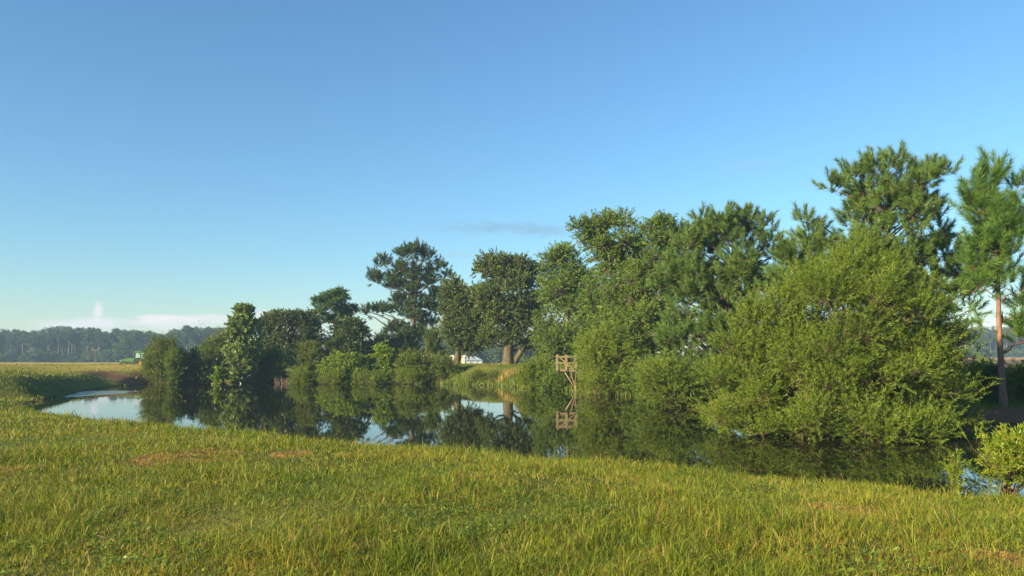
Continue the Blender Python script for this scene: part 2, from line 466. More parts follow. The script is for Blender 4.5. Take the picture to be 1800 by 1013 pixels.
def shoots(P0, Dv, L, m, ang, ll, lw, shape='leaf', bend=0.0, t0=0.05, droop=0.0, jit=0.25, face=0.5):
    """leafy shoots: m leaves along each of N shoots"""
    n = len(P0); L = np.broadcast_to(L, (n,))
    t = t0 + (1 - t0) * (np.arange(m)[None] + rng.uniform(0, 1, (n, m))) / m
    up = np.array((0, 0, 1.0))
    C = P0[:, None] + Dv[:, None] * (L[:, None] * t)[..., None] + up * (bend * L[:, None] * t * t)[..., None]
    r = np.where(np.abs(Dv[:, 2:3]) < .9, up[None], np.array([[1.0, 0, 0]])); u = unit(np.cross(Dv, r)); w = np.cross(Dv, u)
    ph = rng.uniform(0, 2 * PI, (n, m))
    e = u[:, None] * np.cos(ph)[..., None] + w[:, None] * np.sin(ph)[..., None]
    a = ang * (1 - 0.45 * t) + rng.normal(0, .15, (n, m))
    ld = Dv[:, None] * np.cos(a)[..., None] + e * np.sin(a)[..., None] - up * droop + rng.normal(0, jit * .4, (n, m, 3))
    ld = unit(ld).reshape(-1, 3)
    nv = up * face + rng.normal(0, .55, (n * m, 3)); nv = unit(nv - ld * np.sum(nv * ld, 1, keepdims=True))
    k = n * m
    return cards(C.reshape(-1, 3), ld, nv, ll * rng.uniform(.65, 1.2, k), lw * rng.uniform(.75, 1.15, k), shape)


class Crown:
    def __init__(s, prof, D, kd=0.8, lr=0.9, nl=60, extra=(), fill=0.25, seed=0, inset=0.12, lump=.3, holes=.35):
        """lobes spread through the volume of a crown whose outline is prof = [(y, xl, xr)] in photo pixels at distance D"""
        rows = []
        for y, xl, xr in prof:
            a, b = at(xl, y, D), at(xr, y, D)
            rows.append((a[2], (a[0] + b[0]) / 2, (b[0] - a[0]) / 2))
        rows = np.array(sorted(rows)); rows[:, 2] = np.maximum(rows[:, 2] - inset * .8, rows[:, 2] * .45)
        rows[:, 0] = np.minimum(rows[:, 0], rows[-1, 0] - inset); s.rows = rows
        r = np.random.default_rng(seed + 100)
        zz = np.linspace(rows[0, 0], rows[-1, 0], 200); hw = np.interp(zz, rows[:, 0], rows[:, 2])
        pr = hw ** 1.3 + 1e-6; pr /= pr.sum()
        cen, rad = [], []
        fq = PI / (2.1 * lr); q = r.uniform(0, 6.3, 8)
        for k in range(nl):
            best, bd = None, -1
            for _ in range(9):
                z = r.choice(zz, p=pr); w = np.interp(z, rows[:, 0], rows[:, 2]); cx = np.interp(z, rows[:, 0], rows[:, 1])
                rl = min(lr * r.uniform(.6, 1.15), max(w * .8, lr * .3))
                rho = (fill + (1 - fill) * r.uniform() ** .45) * max(w - rl * .75, 0.02)
                th = r.uniform(0, 2 * PI)
                rho *= 1.12 - lump * (.5 + .5 * math.sin(2 * th + q[0] + z * fq * .9) * math.sin(z * fq * .7 + q[1] + th))
                # keep lobes under the top and above the bottom outline
                z = min(z, rows[-1, 0] - rl * .75); z = max(z, rows[0, 0] + rl * .4)
                c = np.array((cx + rho * math.cos(th), D + rho * math.sin(th) * kd, z))
                d = min([np.linalg.norm(c - q) for q in cen], default=9.0)
                g = math.sin(c[0] * fq + q[2]) * math.sin(c[1] * fq + q[3]) + .8 * math.sin(c[2] * fq * 1.1 + q[4] + .6 * math.sin(c[0] * fq * .6 + q[5]))
                if g < -.45: d *= holes
                if d > bd: best, bd, br = c, d, rl
            cen.append(best); rad.append(br)
        for px, py, pr_ in extra:
            c = at(px, py, D); dep = 0
            c[1] += r.uniform(-.3, .3) * lr
            cen.append(c); rad.append(pr_ / FPX * D)
        s.c = np.array(cen); s.r = np.array(rad); s.D = D

    def shoot_starts(s, n, up=0.35, inner=0.35, outer=0.85, dirup=0.4, jit=0.35, flat=0.85):
        """n shoots in all, spread over the lobes by their surface"""
        pr = s.r ** 2 / np.sum(s.r ** 2); i = rng.choice(len(s.c), n, p=pr)
        d = rand_unit(n); d[:, 2] = d[:, 2] * .9 + up; d = unit(d)
        k = rng.uniform(inner, outer, n) * s.r[i]
        P = s.c[i] + d * k[:, None] * np.array((1, 1, flat))
        Dv = unit(d + np.array((0, 0, dirup)) + rng.normal(0, jit, (n, 3)))
        return P, Dv, i


def curve_pts(a, b, n=6, sag=0.15, wob=0.05):
    a = np.asarray(a, float); b = np.asarray(b, float); t = np.linspace(0, 1, n)[:, None]
    L = np.linalg.norm(b - a)
    p = a + (b - a) * t
    p[:, 2] += (sag * L * np.sin(t[:, 0] * PI) * .6)
    p[1:-1] += rng.normal(0, wob * L, (n - 2, 3)) * .5
    return p


def build_plant(name, label, cat, base, crown, leaf, bark, trunk_r=0.15, top=None, stems=None, group=None, style='tree',
                shoot=None, twig_r=0.012, crown_name='crown', trunk_name='trunk', twig_share=1.0, lean=0.0, limb_k=1.0, sides=8):
    """a tree or shrub: Empty at its foot > trunk (with limbs) and crown (leaves)"""
    base = np.array(base, float)
    root = empty(name, base, label, cat, group)
    T = Tubes()
    ztop = crown.rows[-1, 0]; cx_top = crown.rows[-1, 1]
    if style == 'tree':
        top = np.array(top if top is not None else (cx_top, crown.D, ztop - .4))
        n = 12; t = np.linspace(0, 1, n)
        tr = base + (top - base) * t[:, None]
        Lt = np.linalg.norm(top - base) * (.004 if 'slender' in label else .012); w0 = rng.uniform(0, 6.3, 4)
        tr[:, 0] += Lt * np.sin(t * 5 + w0[0]) * np.sin(t * PI); tr[:, 1] += Lt * np.sin(t * 4 + w0[1]) * np.sin(t * PI)
        rr = trunk_r * (1 - t * .9); rr[0] *= 1.35
        tr[0, 2] -= .3
        T.add(tr, rr, sides)
        if 'forked' in label:
            for px_, w_ in ((934, .42),):
                f = np.array(at(px_, 585, crown.D)); f[1] += rng.uniform(-1, 1); T.add(curve_pts(base + ((px_ - 895) * .012, .1, -.2), f, 8, -.03, .02), np.linspace(w_, w_ * .6, 8), 8)
        for c, r in zip(crown.c, crown.r):
            dist = np.linalg.norm(c[:2] - np.array([np.interp(c[2], tr[:, 2], tr[:, 0]), np.interp(c[2], tr[:, 2], tr[:, 1])]))
            za = np.clip(c[2] - dist * .55 - .1 * r, base[2] + .12 * (ztop - base[2]), top[2] - .1)
            a = np.array([np.interp(za, tr[:, 2], tr[:, 0]), np.interp(za, tr[:, 2], tr[:, 1]), za])
            ra = np.interp(za, tr[:, 2], rr)
            L = np.linalg.norm(c - a)
            r0 = min(ra * .6, (.018 * L + .012) * limb_k + trunk_r * .06)
            p = curve_pts(a, c, 6, .08 if style == 'tree' else .2, .05)
            T.add(p, np.linspace(r0, max(.25 * r0, twig_r), 6), 5)
    else:
        feet = stems if stems is not None else [base]
        feet = np.array(feet, float)
        for c, r in zip(crown.c, crown.r):
            f = feet[rng.integers(len(feet))] + rng.normal(0, trunk_r * 1.2, 3) * np.array((1, 1, 0)); f[2] -= .25
            L = np.linalg.norm(c - f); r0 = trunk_r * rng.uniform(.35, .8) * min(1, L / 3 + .3)
            p = curve_pts(f, c, 7, .22, .06)
            T.add(p, np.linspace(r0, max(.2 * r0, twig_r), 7), 5)
    V, Q, TR, nv = [], [], [], 0
    for sh in shoot:
        sh = dict(sh); n = sh.pop('n'); ss = {k: sh.pop(k) for k in ('up', 'inner', 'outer', 'dirup', 'jitd', 'flat') if k in sh}
        if 'jitd' in ss: ss['jit'] = ss.pop('jitd')
        P, Dv, i = crown.shoot_starts(n, **ss)
        Lr = sh.pop('L'); L = rng.uniform(Lr * .6, Lr * 1.25, n)
        # bare wood: limb end to shoot, then the shoot itself
        k = int(n * twig_share)
        if k:
            sel = rng.choice(n, k, replace=False)
            T.segs(crown.c[i[sel]] + (P[sel] - crown.c[i[sel]]) * .1, P[sel], twig_r, twig_r * .6)
            T.segs(P[sel], P[sel] + Dv[sel] * L[sel][:, None] * .8, twig_r * .6, twig_r * .25)
        v, q, t = shoots(P, Dv, L, **sh)
        V.append(v)
        if q is not None: Q.append(q + nv)
        if t is not None: TR.append(t + nv)
        nv += len(v)
    inv = -base
    for k in range(len(T.v)): T.v[k] = T.v[k] + inv
    link(trunk_name, T.mesh(trunk_name), bark, root)
    V = np.concatenate(V) + inv
    link(crown_name, np_mesh(crown_name, V, np.concatenate(TR) if TR else None, np.concatenate(Q) if Q else None), leaf, root)
    return root


def gpt(px, Y, dz=0.0):
    x = (px - CX) / FPX * Y / CP
    x = at(px, HY, Y)[0]
    return (x, Y, hz(x, Y) + dz)


def pine_shoot(n, nl=0.30, w=0.014, m=42, L=0.32, **k):
    d = dict(n=n, L=L, m=m, ang=1.0, ll=nl, lw=w, shape='needle', bend=0.15, t0=0.15, up=.35, inner=.3, outer=1.0, dirup=.75, jitd=.3, jit=.15, face=.2)
    d.update(k); return d


def leaf_shoot(n, ll, lw, m=14, L=0.5, **k):
    d = dict(n=n, L=L, m=m, ang=1.0, ll=ll, lw=lw, bend=0.0, up=.3, inner=.35, outer=.9, dirup=.25, jitd=.4, droop=.15, face=.6)
    d.update(k); return d


# --- large pines and the willow on the right bank
build_plant('pine_tree', 'tallest pine, broad bushy crown rising behind the willow', 'pine tree', gpt(1575, 36),
            Crown([(262, 1538, 1562), (276, 1500, 1665), (300, 1460, 1676), (340, 1448, 1680), (380, 1450, 1684), (410, 1440, 1692), (440, 1440, 1690), (480, 1450, 1660), (520, 1480, 1640)],
                  36, .85, .62, 52, seed=1, inset=.7, fill=.35, extra=[(1549, 294, 20), (1503, 308, 17), (1464, 336, 17), (1638, 310, 20), (1660, 308, 16), (1415, 392, 17), (1428, 420, 26), (1402, 445, 22), (1388, 470, 18), (1440, 445, 26), (1398, 485, 24), (1430, 480, 28), (1410, 515, 26), (1380, 458, 20), (1372, 498, 24), (1386, 528, 26),
                                         (1660, 450, 34), (1690, 478, 30), (1650, 505, 36), (1690, 520, 28), (1704, 546, 16), (1620, 540, 30), (1700, 500, 24)]),
            M['pine'], M['bark_pine'], .27, top=at(1552, 285, 36), shoot=[pine_shoot(1500, .30, .022, 110, .58, outer=1.0, dirup=.8)], twig_r=.010, limb_k=.7)
build_plant('pine_tree', 'slender young pine with bare reddish trunk, last tree on the right', 'pine tree', gpt(1760, 33),
            Crown([(279, 1740, 1748), (300, 1726, 1762), (325, 1704, 1776), (350, 1692, 1780), (400, 1695, 1800), (440, 1702, 1802), (475, 1708, 1798), (510, 1725, 1790)],
                  33, .7, .36, 44, seed=2, inset=.35, lump=.1, holes=.8, extra=[(1744, 293, 9), (1743, 307, 12), (1738, 322, 14), (1704, 338, 14), (1700, 365, 16), (1795, 335, 14), (1796, 365, 16), (1800, 400, 20), (1790, 440, 22), (1720, 505, 16), (1735, 520, 14), (1792, 510, 20), (1810, 540, 24),
                                         (1790, 575, 18), (1815, 590, 24), (1735, 575, 12), (1795, 600, 16), (1712, 470, 18), (1715, 440, 18)]),
            M['pine_young'], M['bark_red'], .145, top=at(1744, 292, 33), shoot=[pine_shoot(400, .40, .019, 130, .6, dirup=1.0)], twig_r=.012)
build_plant('pine_tree', 'dense leaning pine between the green pecan and the willow', 'pine tree', gpt(1262, 47),
            Crown([(357, 1266, 1318), (372, 1228, 1348), (395, 1204, 1362), (430, 1168, 1372), (480, 1142, 1368), (520, 1146, 1350), (590, 1122, 1335), (645, 1132, 1315), (690, 1168, 1290)],
                  47, .75, .75, 95, seed=3, inset=.7, extra=[(1274, 378, 14), (1312, 378, 14), (1344, 394, 14), (1380, 440, 12), (1372, 448, 15), (1230, 390, 14), (1214, 414, 18), (1200, 442, 22), (1182, 474, 24), (1166, 512, 24), (1358, 422, 17), (1364, 460, 22), (1356, 500, 24), (1300, 555, 28), (1312, 605, 32), (1282, 650, 32), (1240, 662, 32), (1200, 640, 32), (1332, 515, 24), (1335, 560, 26)]),
            M['pine'], M['bark_pine'], .26, shoot=[pine_shoot(2200, .33, .028, 90, .62, outer=.95, dirup=.75)], twig_r=.010, limb_k=.7)
build_plant('willow_tree', 'broad low willow spreading over the water on the right', 'willow', (10.8, 27.5, -.1),
            Crown([(422, 1482, 1500), (445, 1456, 1530), (472, 1424, 1565), (502, 1375, 1600), (530, 1318, 1660), (560, 1280, 1690), (600, 1272, 1704), (640, 1254, 1708), (680, 1244, 1704), (720, 1238, 1690), (745, 1240, 1700), (768, 1248, 1715)],
                  27, .8, .70, 118, seed=4, inset=.15, fill=.45, lump=.45, holes=.12, extra=[(1690, 745, 24), (1660, 752, 22), (1600, 756, 22), (1550, 757, 20), (1500, 755, 22), (1450, 752, 22), (1400, 752, 22), (1350, 748, 20), (1300, 742, 20), (1262, 732, 20), (1706, 748, 15), (1605, 515, 24), (1642, 556, 28), (1668, 600, 28), (1560, 468, 24), (1420, 500, 26), (1370, 540, 26), (1318, 572, 26), (1285, 610, 26), (1262, 670, 26), (1690, 650, 24)]),
            M['willow'], M['bark_willow'], .085, style='shrub', stems=[(8.6, 27.6, 0), (10.2, 27.4, 0), (11.6, 27.8, 0), (13, 27.2, 0)],
            shoot=[leaf_shoot(11000, .115, .026, 28, .60, dirup=.55, bend=.05, inner=.25, outer=1.0, ang=.95, droop=.1, face=.2), leaf_shoot(900, .115, .026, 34, 1.0, dirup=.9, bend=-.1, inner=.7, outer=1.2, ang=.8, droop=.05, face=.2)], twig_r=.005, twig_share=.5, trunk_name='stem')

# --- broadleaf trees along the far bank
build_plant('pecan_tree', 'tall pecan with open airy top left of the dense pine', 'pecan tree', gpt(1095, 64),
            Crown([(377, 1062, 1125), (388, 1030, 1140), (400, 1004, 1142), (425, 1008, 1150), (450, 1030, 1155), (480, 1040, 1160), (530, 1036, 1165), (580, 1040, 1170), (640, 1050, 1170)],
                  64, .8, 1.0, 62, seed=5, extra=[(1016, 402, 15), (1038, 392, 14), (1066, 386, 14), (1098, 384, 14), (1020, 425, 12)]),
            M['broad'], M['bark'], .3, shoot=[leaf_shoot(4200, .20, .085, 16, .6)], twig_r=.018)
build_plant('pecan_tree', 'pecan standing just behind the dense pine, thin trunk showing', 'pecan tree', gpt(1165, 62),
            Crown([(379, 1155, 1185), (392, 1140, 1212), (420, 1128, 1222), (460, 1100, 1225), (510, 1080, 1225), (560, 1070, 1220), (630, 1070, 1200)],
                  61, .8, 1.0, 62, seed=6, extra=[(1142, 402, 17), (1166, 398, 17), (1190, 404, 17), (1210, 422, 19), (1150, 430, 20), (1180, 436, 22)]),
            M['broad'], M['bark'], .24, shoot=[leaf_shoot(4000, .20, .085, 16, .6)], twig_r=.018)
build_plant('hackberry_tree', 'mid green leafy tree right of the big oak, behind platform', 'hackberry tree', gpt(1000, 80),
            Crown([(432, 985, 1003), (444, 956, 1012), (462, 946, 1030), (500, 938, 1048), (550, 932, 1056), (600, 926, 1060), (635, 936, 1050)],
                  80, .8, 1.25, 70, seed=7, extra=[(968, 452, 13), (996, 442, 12), (1012, 470, 17), (1022, 500, 19), (1030, 530, 18)]),
            M['broad'], M['bark'], .28, shoot=[leaf_shoot(4200, .25, .11, 14, .75)], twig_r=.018)
build_plant('hackberry_tree', 'shaded green tree filling the gap behind the bright willow', 'hackberry tree', gpt(1052, 74),
            Crown([(478, 1040, 1068), (500, 1022, 1090), (540, 1010, 1105), (590, 1005, 1110), (640, 1008, 1110)], 74, .8, 1.1, 46, seed=17),
            M['broad'], M['bark'], .2, shoot=[leaf_shoot(2600, .24, .10, 14, .7)], twig_r=.018)
build_plant('willow_shrub', 'bright yellow green willow beside the wooden platform', 'willow', gpt(1075, 58, -.2),
            Crown([(572, 1032, 1072), (590, 1014, 1100), (620, 1006, 1126), (650, 1005, 1140), (690, 1012, 1152)],
                  57, .8, .8, 70, seed=8),
            M['willow_bright'], M['bark_willow'], .10, style='shrub', stems=[gpt(1050, 57, -.2), gpt(1100, 58, -.2)],
            shoot=[leaf_shoot(3200, .19, .045, 18, .8, dirup=.5)], twig_r=.012, twig_share=.4, trunk_name='stem')
build_plant('live_oak', 'large dark live oak with thick forked trunk above the bank', 'oak tree', gpt(893, 94),
            Crown([(447, 868, 925), (456, 846, 940), (475, 830, 956), (500, 826, 964), (540, 832, 968), (575, 838, 962), (600, 856, 935)],
                  94, .85, 1.35, 66, seed=9, inset=.1, extra=[(860, 590, 18), (925, 600, 16), (852, 600, 15), (872, 594, 14), (938, 612, 15), (950, 590, 16)], fill=.45),
            M['oak'], M['bark_oak'], .66, top=at(900, 500, 94), shoot=[leaf_shoot(4400, .26, .13, 15, .7)], twig_r=.03, limb_k=2.2)
build_plant('live_oak', 'smaller drooping live oak between tall pine and big oak', 'oak tree', gpt(803, 98),
            Crown([(485, 792, 815), (498, 780, 834), (530, 772, 856), (560, 768, 872), (585, 772, 872), (606, 780, 858), (617, 798, 846)],
                  98, .85, 1.25, 62, seed=10, fill=.45, inset=.1),
            M['oak'], M['bark_oak'], .42, top=at(812, 510, 98), shoot=[leaf_shoot(3600, .26, .13, 15, .7)], twig_r=.03, limb_k=2.0)
build_plant('pine_tree', 'old layered pine with rounded clumps, tallest left of the oaks', 'pine tree', gpt(728, 106),
            Crown([(427, 716, 752), (440, 694, 768), (460, 688, 778), (480, 672, 780), (500, 664, 784), (520, 668, 786), (545, 668, 782), (570, 668, 778), (590, 676, 768), (612, 684, 755)],
                  106, .8, 1.0, 56, seed=11, inset=.7, fill=.4, extra=[(674, 460, 12), (664, 468, 9), (656, 484, 9), (668, 492, 13), (660, 496, 10), (664, 545, 12), (650, 549, 10), (640, 553, 7), (676, 548, 12), (786, 486, 9), (772, 470, 12), (735, 440, 14), (705, 450, 13), (690, 582, 14), (715, 592, 14), (740, 586, 14), (700, 612, 14), (755, 570, 13), (675, 600, 12), (725, 618, 14), (784, 520, 12), (780, 552, 13), (765, 600, 12)]),
            M['pine_far'], M['bark_pine'], .36, top=at(732, 440, 106), shoot=[pine_shoot(2200, .42, .055, 50, .75, inner=.1)], twig_r=.02, limb_k=1.1)
build_plant('mimosa_tree', 'flat layered mimosa rising behind the dark rounded bushes', 'mimosa tree', gpt(592, 112),
            Crown([(507, 586, 608), (517, 568, 614), (530, 549, 624), (542, 548, 632), (552, 554, 630), (566, 566, 622)],
                  112, .9, .75, 26, seed=12, inset=.3, fill=.5, extra=[(560, 530, 9), (620, 543, 9), (598, 513, 9)]),
            M['mimosa'], M['bark'], .2, top=at(594, 530, 112), shoot=[leaf_shoot(1300, .34, .12, 14, .6, flat=.35, dirup=.05, face=1.2)], twig_r=.025, limb_k=1.6)
build_plant('evergreen_tree', 'dark rounded evergreen behind the pale young sycamore', 'evergreen tree', gpt(515, 100),
            Crown([(548, 482, 542), (556, 460, 558), (575, 450, 572), (600, 448, 580), (640, 450, 590)], 100, .8, 1.2, 80, seed=13, fill=.5),
            M['dark'], M['bark'], .22, shoot=[leaf_shoot(4400, .26, .13, 14, .6)], twig_r=.02)
build_plant('evergreen_tree', 'dark rounded evergreen under the mimosa, left of the old pine', 'evergreen tree', gpt(615, 100),
            Crown([(562, 602, 630), (572, 586, 646), (590, 574, 655), (620, 568, 660), (648, 568, 662)], 100, .8, 1.15, 70, seed=14, fill=.5),
            M['dark'], M['bark'], .2, shoot=[leaf_shoot(3700, .26, .13, 14, .6)], twig_r=.02)
build_plant('sycamore_tree', 'young pale sycamore with thin trunk at the water edge', 'sycamore', gpt(426, 83, -.05),
            Crown([(537, 416, 440), (550, 404, 452), (565, 397, 457), (590, 391, 461), (615, 393, 463), (640, 396, 459), (662, 404, 448)], 83, .85, .62, 50, seed=15, fill=.3, lump=.4, holes=.2),
            M['sycamore'], M['bark'], .11, shoot=[leaf_shoot(1500, .30, .22, 10, .6, face=.3, dirup=.6)], twig_r=.012)
build_plant('wax_myrtle', 'olive green rounded tree just left of the young sycamore', 'shrub', gpt(376, 88),
            Crown([(583, 375, 392), (600, 360, 402), (620, 347, 408), (650, 340, 410)], 88, .8, .9, 40, seed=16),
            M['willow'], M['bark'], .12, style='shrub', shoot=[leaf_shoot(2200, .20, .06, 14, .6)], twig_r=.015, trunk_name='stem', crown_name='foliage')

# --- shrubs along the far shore: name, label, px of the foot, distance, outline, leaf material, leaf length and width, lobe size, shoots
SHR = [
    ('wax_myrtle', 'bushy olive shrub partly hiding the green tractor', 287, 82, [(598, 288, 314), (605, 260, 322), (625, 254, 330), (645, 252, 330), (672, 236, 334)], 'shrub', .2, .05, .8, 2600),
    ('saltbush', 'small light green shrub in front of the tractor bush', 302, 80, [(618, 297, 308), (632, 293, 314), (655, 294, 318), (674, 296, 318)], 'willow', .2, .06, .4, 380),
    ('buttonbush', 'dark low shrub at the water left of the sycamore', 352, 83, [(617, 332, 352), (630, 318, 374), (650, 306, 394), (674, 302, 400)], 'dark', .2, .1, .7, 1600),
    ('sapling', 'bright green sapling at the water in front of the sycamore', 384, 80, [(648, 382, 387), (658, 378, 391), (668, 376, 393), (678, 378, 391)], 'vine', .26, .14, .25, 90),
    ('wax_myrtle', 'dull green shrub right of the sycamore trunk', 474, 86, [(617, 466, 492), (632, 452, 502), (650, 446, 506), (675, 444, 508)], 'broad', .2, .07, .7, 1500),
    ('saltbush', 'upright olive shrub beside the bare twiggy bush', 534, 85, [(604, 530, 552), (618, 518, 566), (640, 510, 572), (676, 508, 574)], 'shrub', .18, .05, .7, 1700),
    ('willow_shrub', 'short yellow willow clump at the water under the olive shrub', 526, 82, [(650, 518, 536), (660, 512, 545), (677, 510, 548)], 'willow_bright', .18, .04, .4, 500),
    ('vine_thicket', 'mound of vines arching over low bushes at the shore', 605, 84, [(622, 592, 606), (634, 572, 640), (650, 560, 655), (674, 556, 660)], 'vine', .22, .13, .7, 1500),
    ('vine_thicket', 'narrow tower of bright vines standing in front of the building', 672, 84.5, [(607, 662, 682), (622, 658, 690), (640, 656, 696), (672, 654, 704)], 'vine', .22, .13, .5, 900),
    ('saltbush', 'tallest yellow green bush covering the middle of the building', 728, 84, [(613, 716, 734), (626, 706, 748), (642, 694, 760), (674, 690, 768)], 'shrub', .2, .06, .7, 1600),
    ('saltbush', 'dark green bush with arching tips left of the grassy bank', 780, 83.5, [(622, 764, 780), (634, 754, 790), (650, 748, 808), (674, 744, 816)], 'shrub', .2, .06, .7, 1600),
    ('willow_shrub', 'low yellow bush at the waterline below the vine mound', 583, 82, [(654, 572, 598), (664, 562, 612), (676, 558, 618)], 'willow_bright', .17, .035, .4, 480),
    ('willow_shrub', 'low yellow bush at the waterline below the vine tower', 650, 82, [(656, 634, 668), (665, 620, 684), (677, 618, 688)], 'willow_bright', .17, .035, .4, 560),
    ('willow_shrub', 'low yellow bush at the waterline below the tallest bush', 712, 82, [(650, 702, 730), (662, 690, 744), (677, 688, 748)], 'willow_bright', .17, .035, .45, 620),
    ('willow_shrub', 'drooping willow bush filling the shore below the dense pine', 1195, 43, [(640, 1135, 1215), (665, 1118, 1250), (695, 1130, 1255), (722, 1160, 1255)], 'willow', .16, .04, .7, 2600),
    ('willow_shrub', 'narrow dark shrub between the pine foot and the bright willow', 1150, 50, [(640, 1120, 1170), (670, 1110, 1200), (702, 1125, 1215)], 'broad', .16, .06, .6, 1500),
    ('saltbush', 'small low olive shrub at the foot of the open grassy bank', 838, 79, [(654, 828, 846), (664, 820, 856), (675, 818, 860)], 'shrub', .15, .035, .35, 420),
    ('saltbush', 'low tan green shrub between the reeds and the open bank', 868, 78.5, [(656, 860, 878), (666, 854, 886), (676, 852, 888)], 'shrub', .15, .035, .35, 380),
    ('buttonbush', 'round green shrub on the shore left of the wooden platform', 938, 70, [(638, 924, 956), (652, 910, 978), (670, 906, 990), (687, 908, 990)], 'willow_bright', .17, .06, .7, 1700),
    ('buttonbush', 'dark green shrub directly under the wooden platform', 985, 65, [(652, 968, 1002), (668, 956, 1016), (692, 954, 1018)], 'broad', .17, .08, .55, 1100),
    ('wax_myrtle', 'spiky dark shrub of upright shoots right of the old pine', 762, 100, [(586, 746, 778), (610, 748, 776), (640, 752, 772)], 'oak', .45, .06, .7, 420),
    ('holly_shrub', 'dark understory bush between the old pine and the smaller oak', 768, 103, [(606, 752, 782), (622, 742, 792), (642, 744, 790)], 'oak', .22, .1, .8, 800),
    ('holly_shrub', 'dark understory bush left of the old pine under its low branches', 652, 104, [(600, 640, 665), (618, 630, 675), (642, 632, 676)], 'oak', .22, .1, .8, 800),
    ('holly_shrub', 'dark understory bush below the crown of the old pine', 700, 104, [(600, 672, 735), (620, 660, 745), (640, 664, 745)], 'oak', .22, .1, .8, 1100),
    ('pine_shrub', 'dark young pine bush on the bank right of the willow', 1735, 34, [(644, 1712, 1734), (662, 1698, 1762), (690, 1690, 1772), (718, 1704, 1762)], 'pine', .3, .014, .45, 420),
    ('holly_shrub', 'bright leafy shrub at the right edge above the red bank', 1808, 34, [(652, 1790, 1815), (670, 1778, 1830), (700, 1782, 1836), (712, 1790, 1830)], 'shrub', .13, .06, .4, 900),
    ('wax_myrtle', 'shaded low bush on the bank beyond the thin pine', 1772, 42, [(660, 1765, 1790), (668, 1740, 1810), (688, 1735, 1815)], 'broad', .14, .05, .5, 900),
]
for k, (nm, lab, px, D, prof, lm, ll, lw, lr, ns) in enumerate(SHR):
    if nm == 'pine_shrub':
        sh = [pine_shoot(ns, .36, .016, 50, .36, dirup=.4)]
    elif 'spiky' in lab:
        sh = [leaf_shoot(ns, ll, lw, 12, 1.0, dirup=2.2, ang=.35, droop=0)]
    elif nm == 'vine_thicket':
        sh = [leaf_shoot(ns, ll, lw, 14, .8, dirup=.3, bend=-.35), leaf_shoot(int(ns * .1), ll, lw, 16, 1.4, dirup=1.0, inner=.6, outer=1.1, bend=-.6)]
    else:
        sh = [leaf_shoot(int(ns * .85), ll, lw, 16, .6, dirup=.5), leaf_shoot(int(ns * .12), ll, lw, 22, 1.15, dirup=.9, inner=.6, outer=1.15, bend=-.2)]
    A = max(prof, key=lambda r: r[2] - r[1]); w = (A[2] - A[1]) / FPX * D
    nl = int(np.clip(w * 9, 14, 60))
    g = gpt(px, D, -.05)
    build_plant(nm, lab, 'shrub' if nm != 'sapling' else 'sapling', (g[0], g[1], max(g[2], -.2)), Crown(prof, D, .8, lr, nl, seed=40 + k, fill=.3), M[lm], M['bark_willow'],
                .05, style='shrub', shoot=sh, twig_r=.010, twig_share=.5, crown_name='foliage', trunk_name='stem')

# bare twiggy shrub
def bare_shrub():
    g = np.array(gpt(497, 83, -.05))
    root = empty('dead_shrub', g, 'bare pinkish twiggy shrub with no leaves at the shore', 'shrub')
    T = Tubes()
    for k in range(26):
        a = rng.uniform(0, 2 * PI); sp = rng.uniform(.1, .75)
        d = unit(np.array((math.cos(a) * sp, math.sin(a) * sp, 1.0))); L = rng.uniform(1.2, 2.2)
        p = curve_pts((0, 0, 0), d * L, 6, .1, .05); T.add(p, np.linspace(.022, .006, 6), 4)
        for j in range(7):
            i = rng.integers(2, 5); d2 = unit(d + rng.normal(0, .4, 3)); T.add(curve_pts(p[i], p[i] + d2 * rng.uniform(.4, .9), 4, .05, .05), np.linspace(.012, .005, 4), 3)
    link('stem', T.mesh('stem'), M['twig'], root)
bare_shrub()

# foreground willow at the lower right
def fg_shrub():
    D = 14.8
    bx = at(1770, HY, D)[0]
    build_plant('willow_shrub', 'sunlit yellow green willow sprigs at the lower right water edge', 'willow', (bx, D + .3, -.05),
                Crown([(770, 1778, 1806), (790, 1752, 1840), (815, 1728, 1856), (845, 1712, 1856)], D, .8, .2, 44, seed=70,
                      extra=[(1700, 775, 7), (1722, 782, 9), (1712, 838, 9), (1740, 802, 12), (1735, 855, 10), (1760, 852, 12), (1790, 856, 13), (1718, 850, 8), (1805, 800, 12), (1795, 775, 9)]),
                M['fg'], M['bark_willow'], .022, style='shrub', shoot=[leaf_shoot(430, .085, .020, 20, .36, dirup=.8, ang=.85, inner=.1, outer=1.0, droop=.02, face=.3)],
                twig_r=.004, twig_share=1.0, crown_name='foliage', trunk_name='stem')
    D = 14.5
    bx = at(1676, HY, D)[0]
    build_plant('willow_shrub', 'small separate willow sprig left of the sunlit willow clump', 'willow', (bx, D + .2, -.05),
                Crown([(795, 1668, 1684), (812, 1660, 1690), (830, 1662, 1690), (850, 1664, 1688), (872, 1668, 1686)], D, .8, .08, 16, seed=71),
                M['fg'], M['bark_willow'], .014, style='shrub', shoot=[leaf_shoot(56, .075, .018, 14, .22, dirup=.9, ang=.8, inner=.1, outer=1.0, droop=.02, face=.3)],
                twig_r=.003, twig_share=1.0, crown_name='foliage', trunk_name='stem')
fg_shrub()


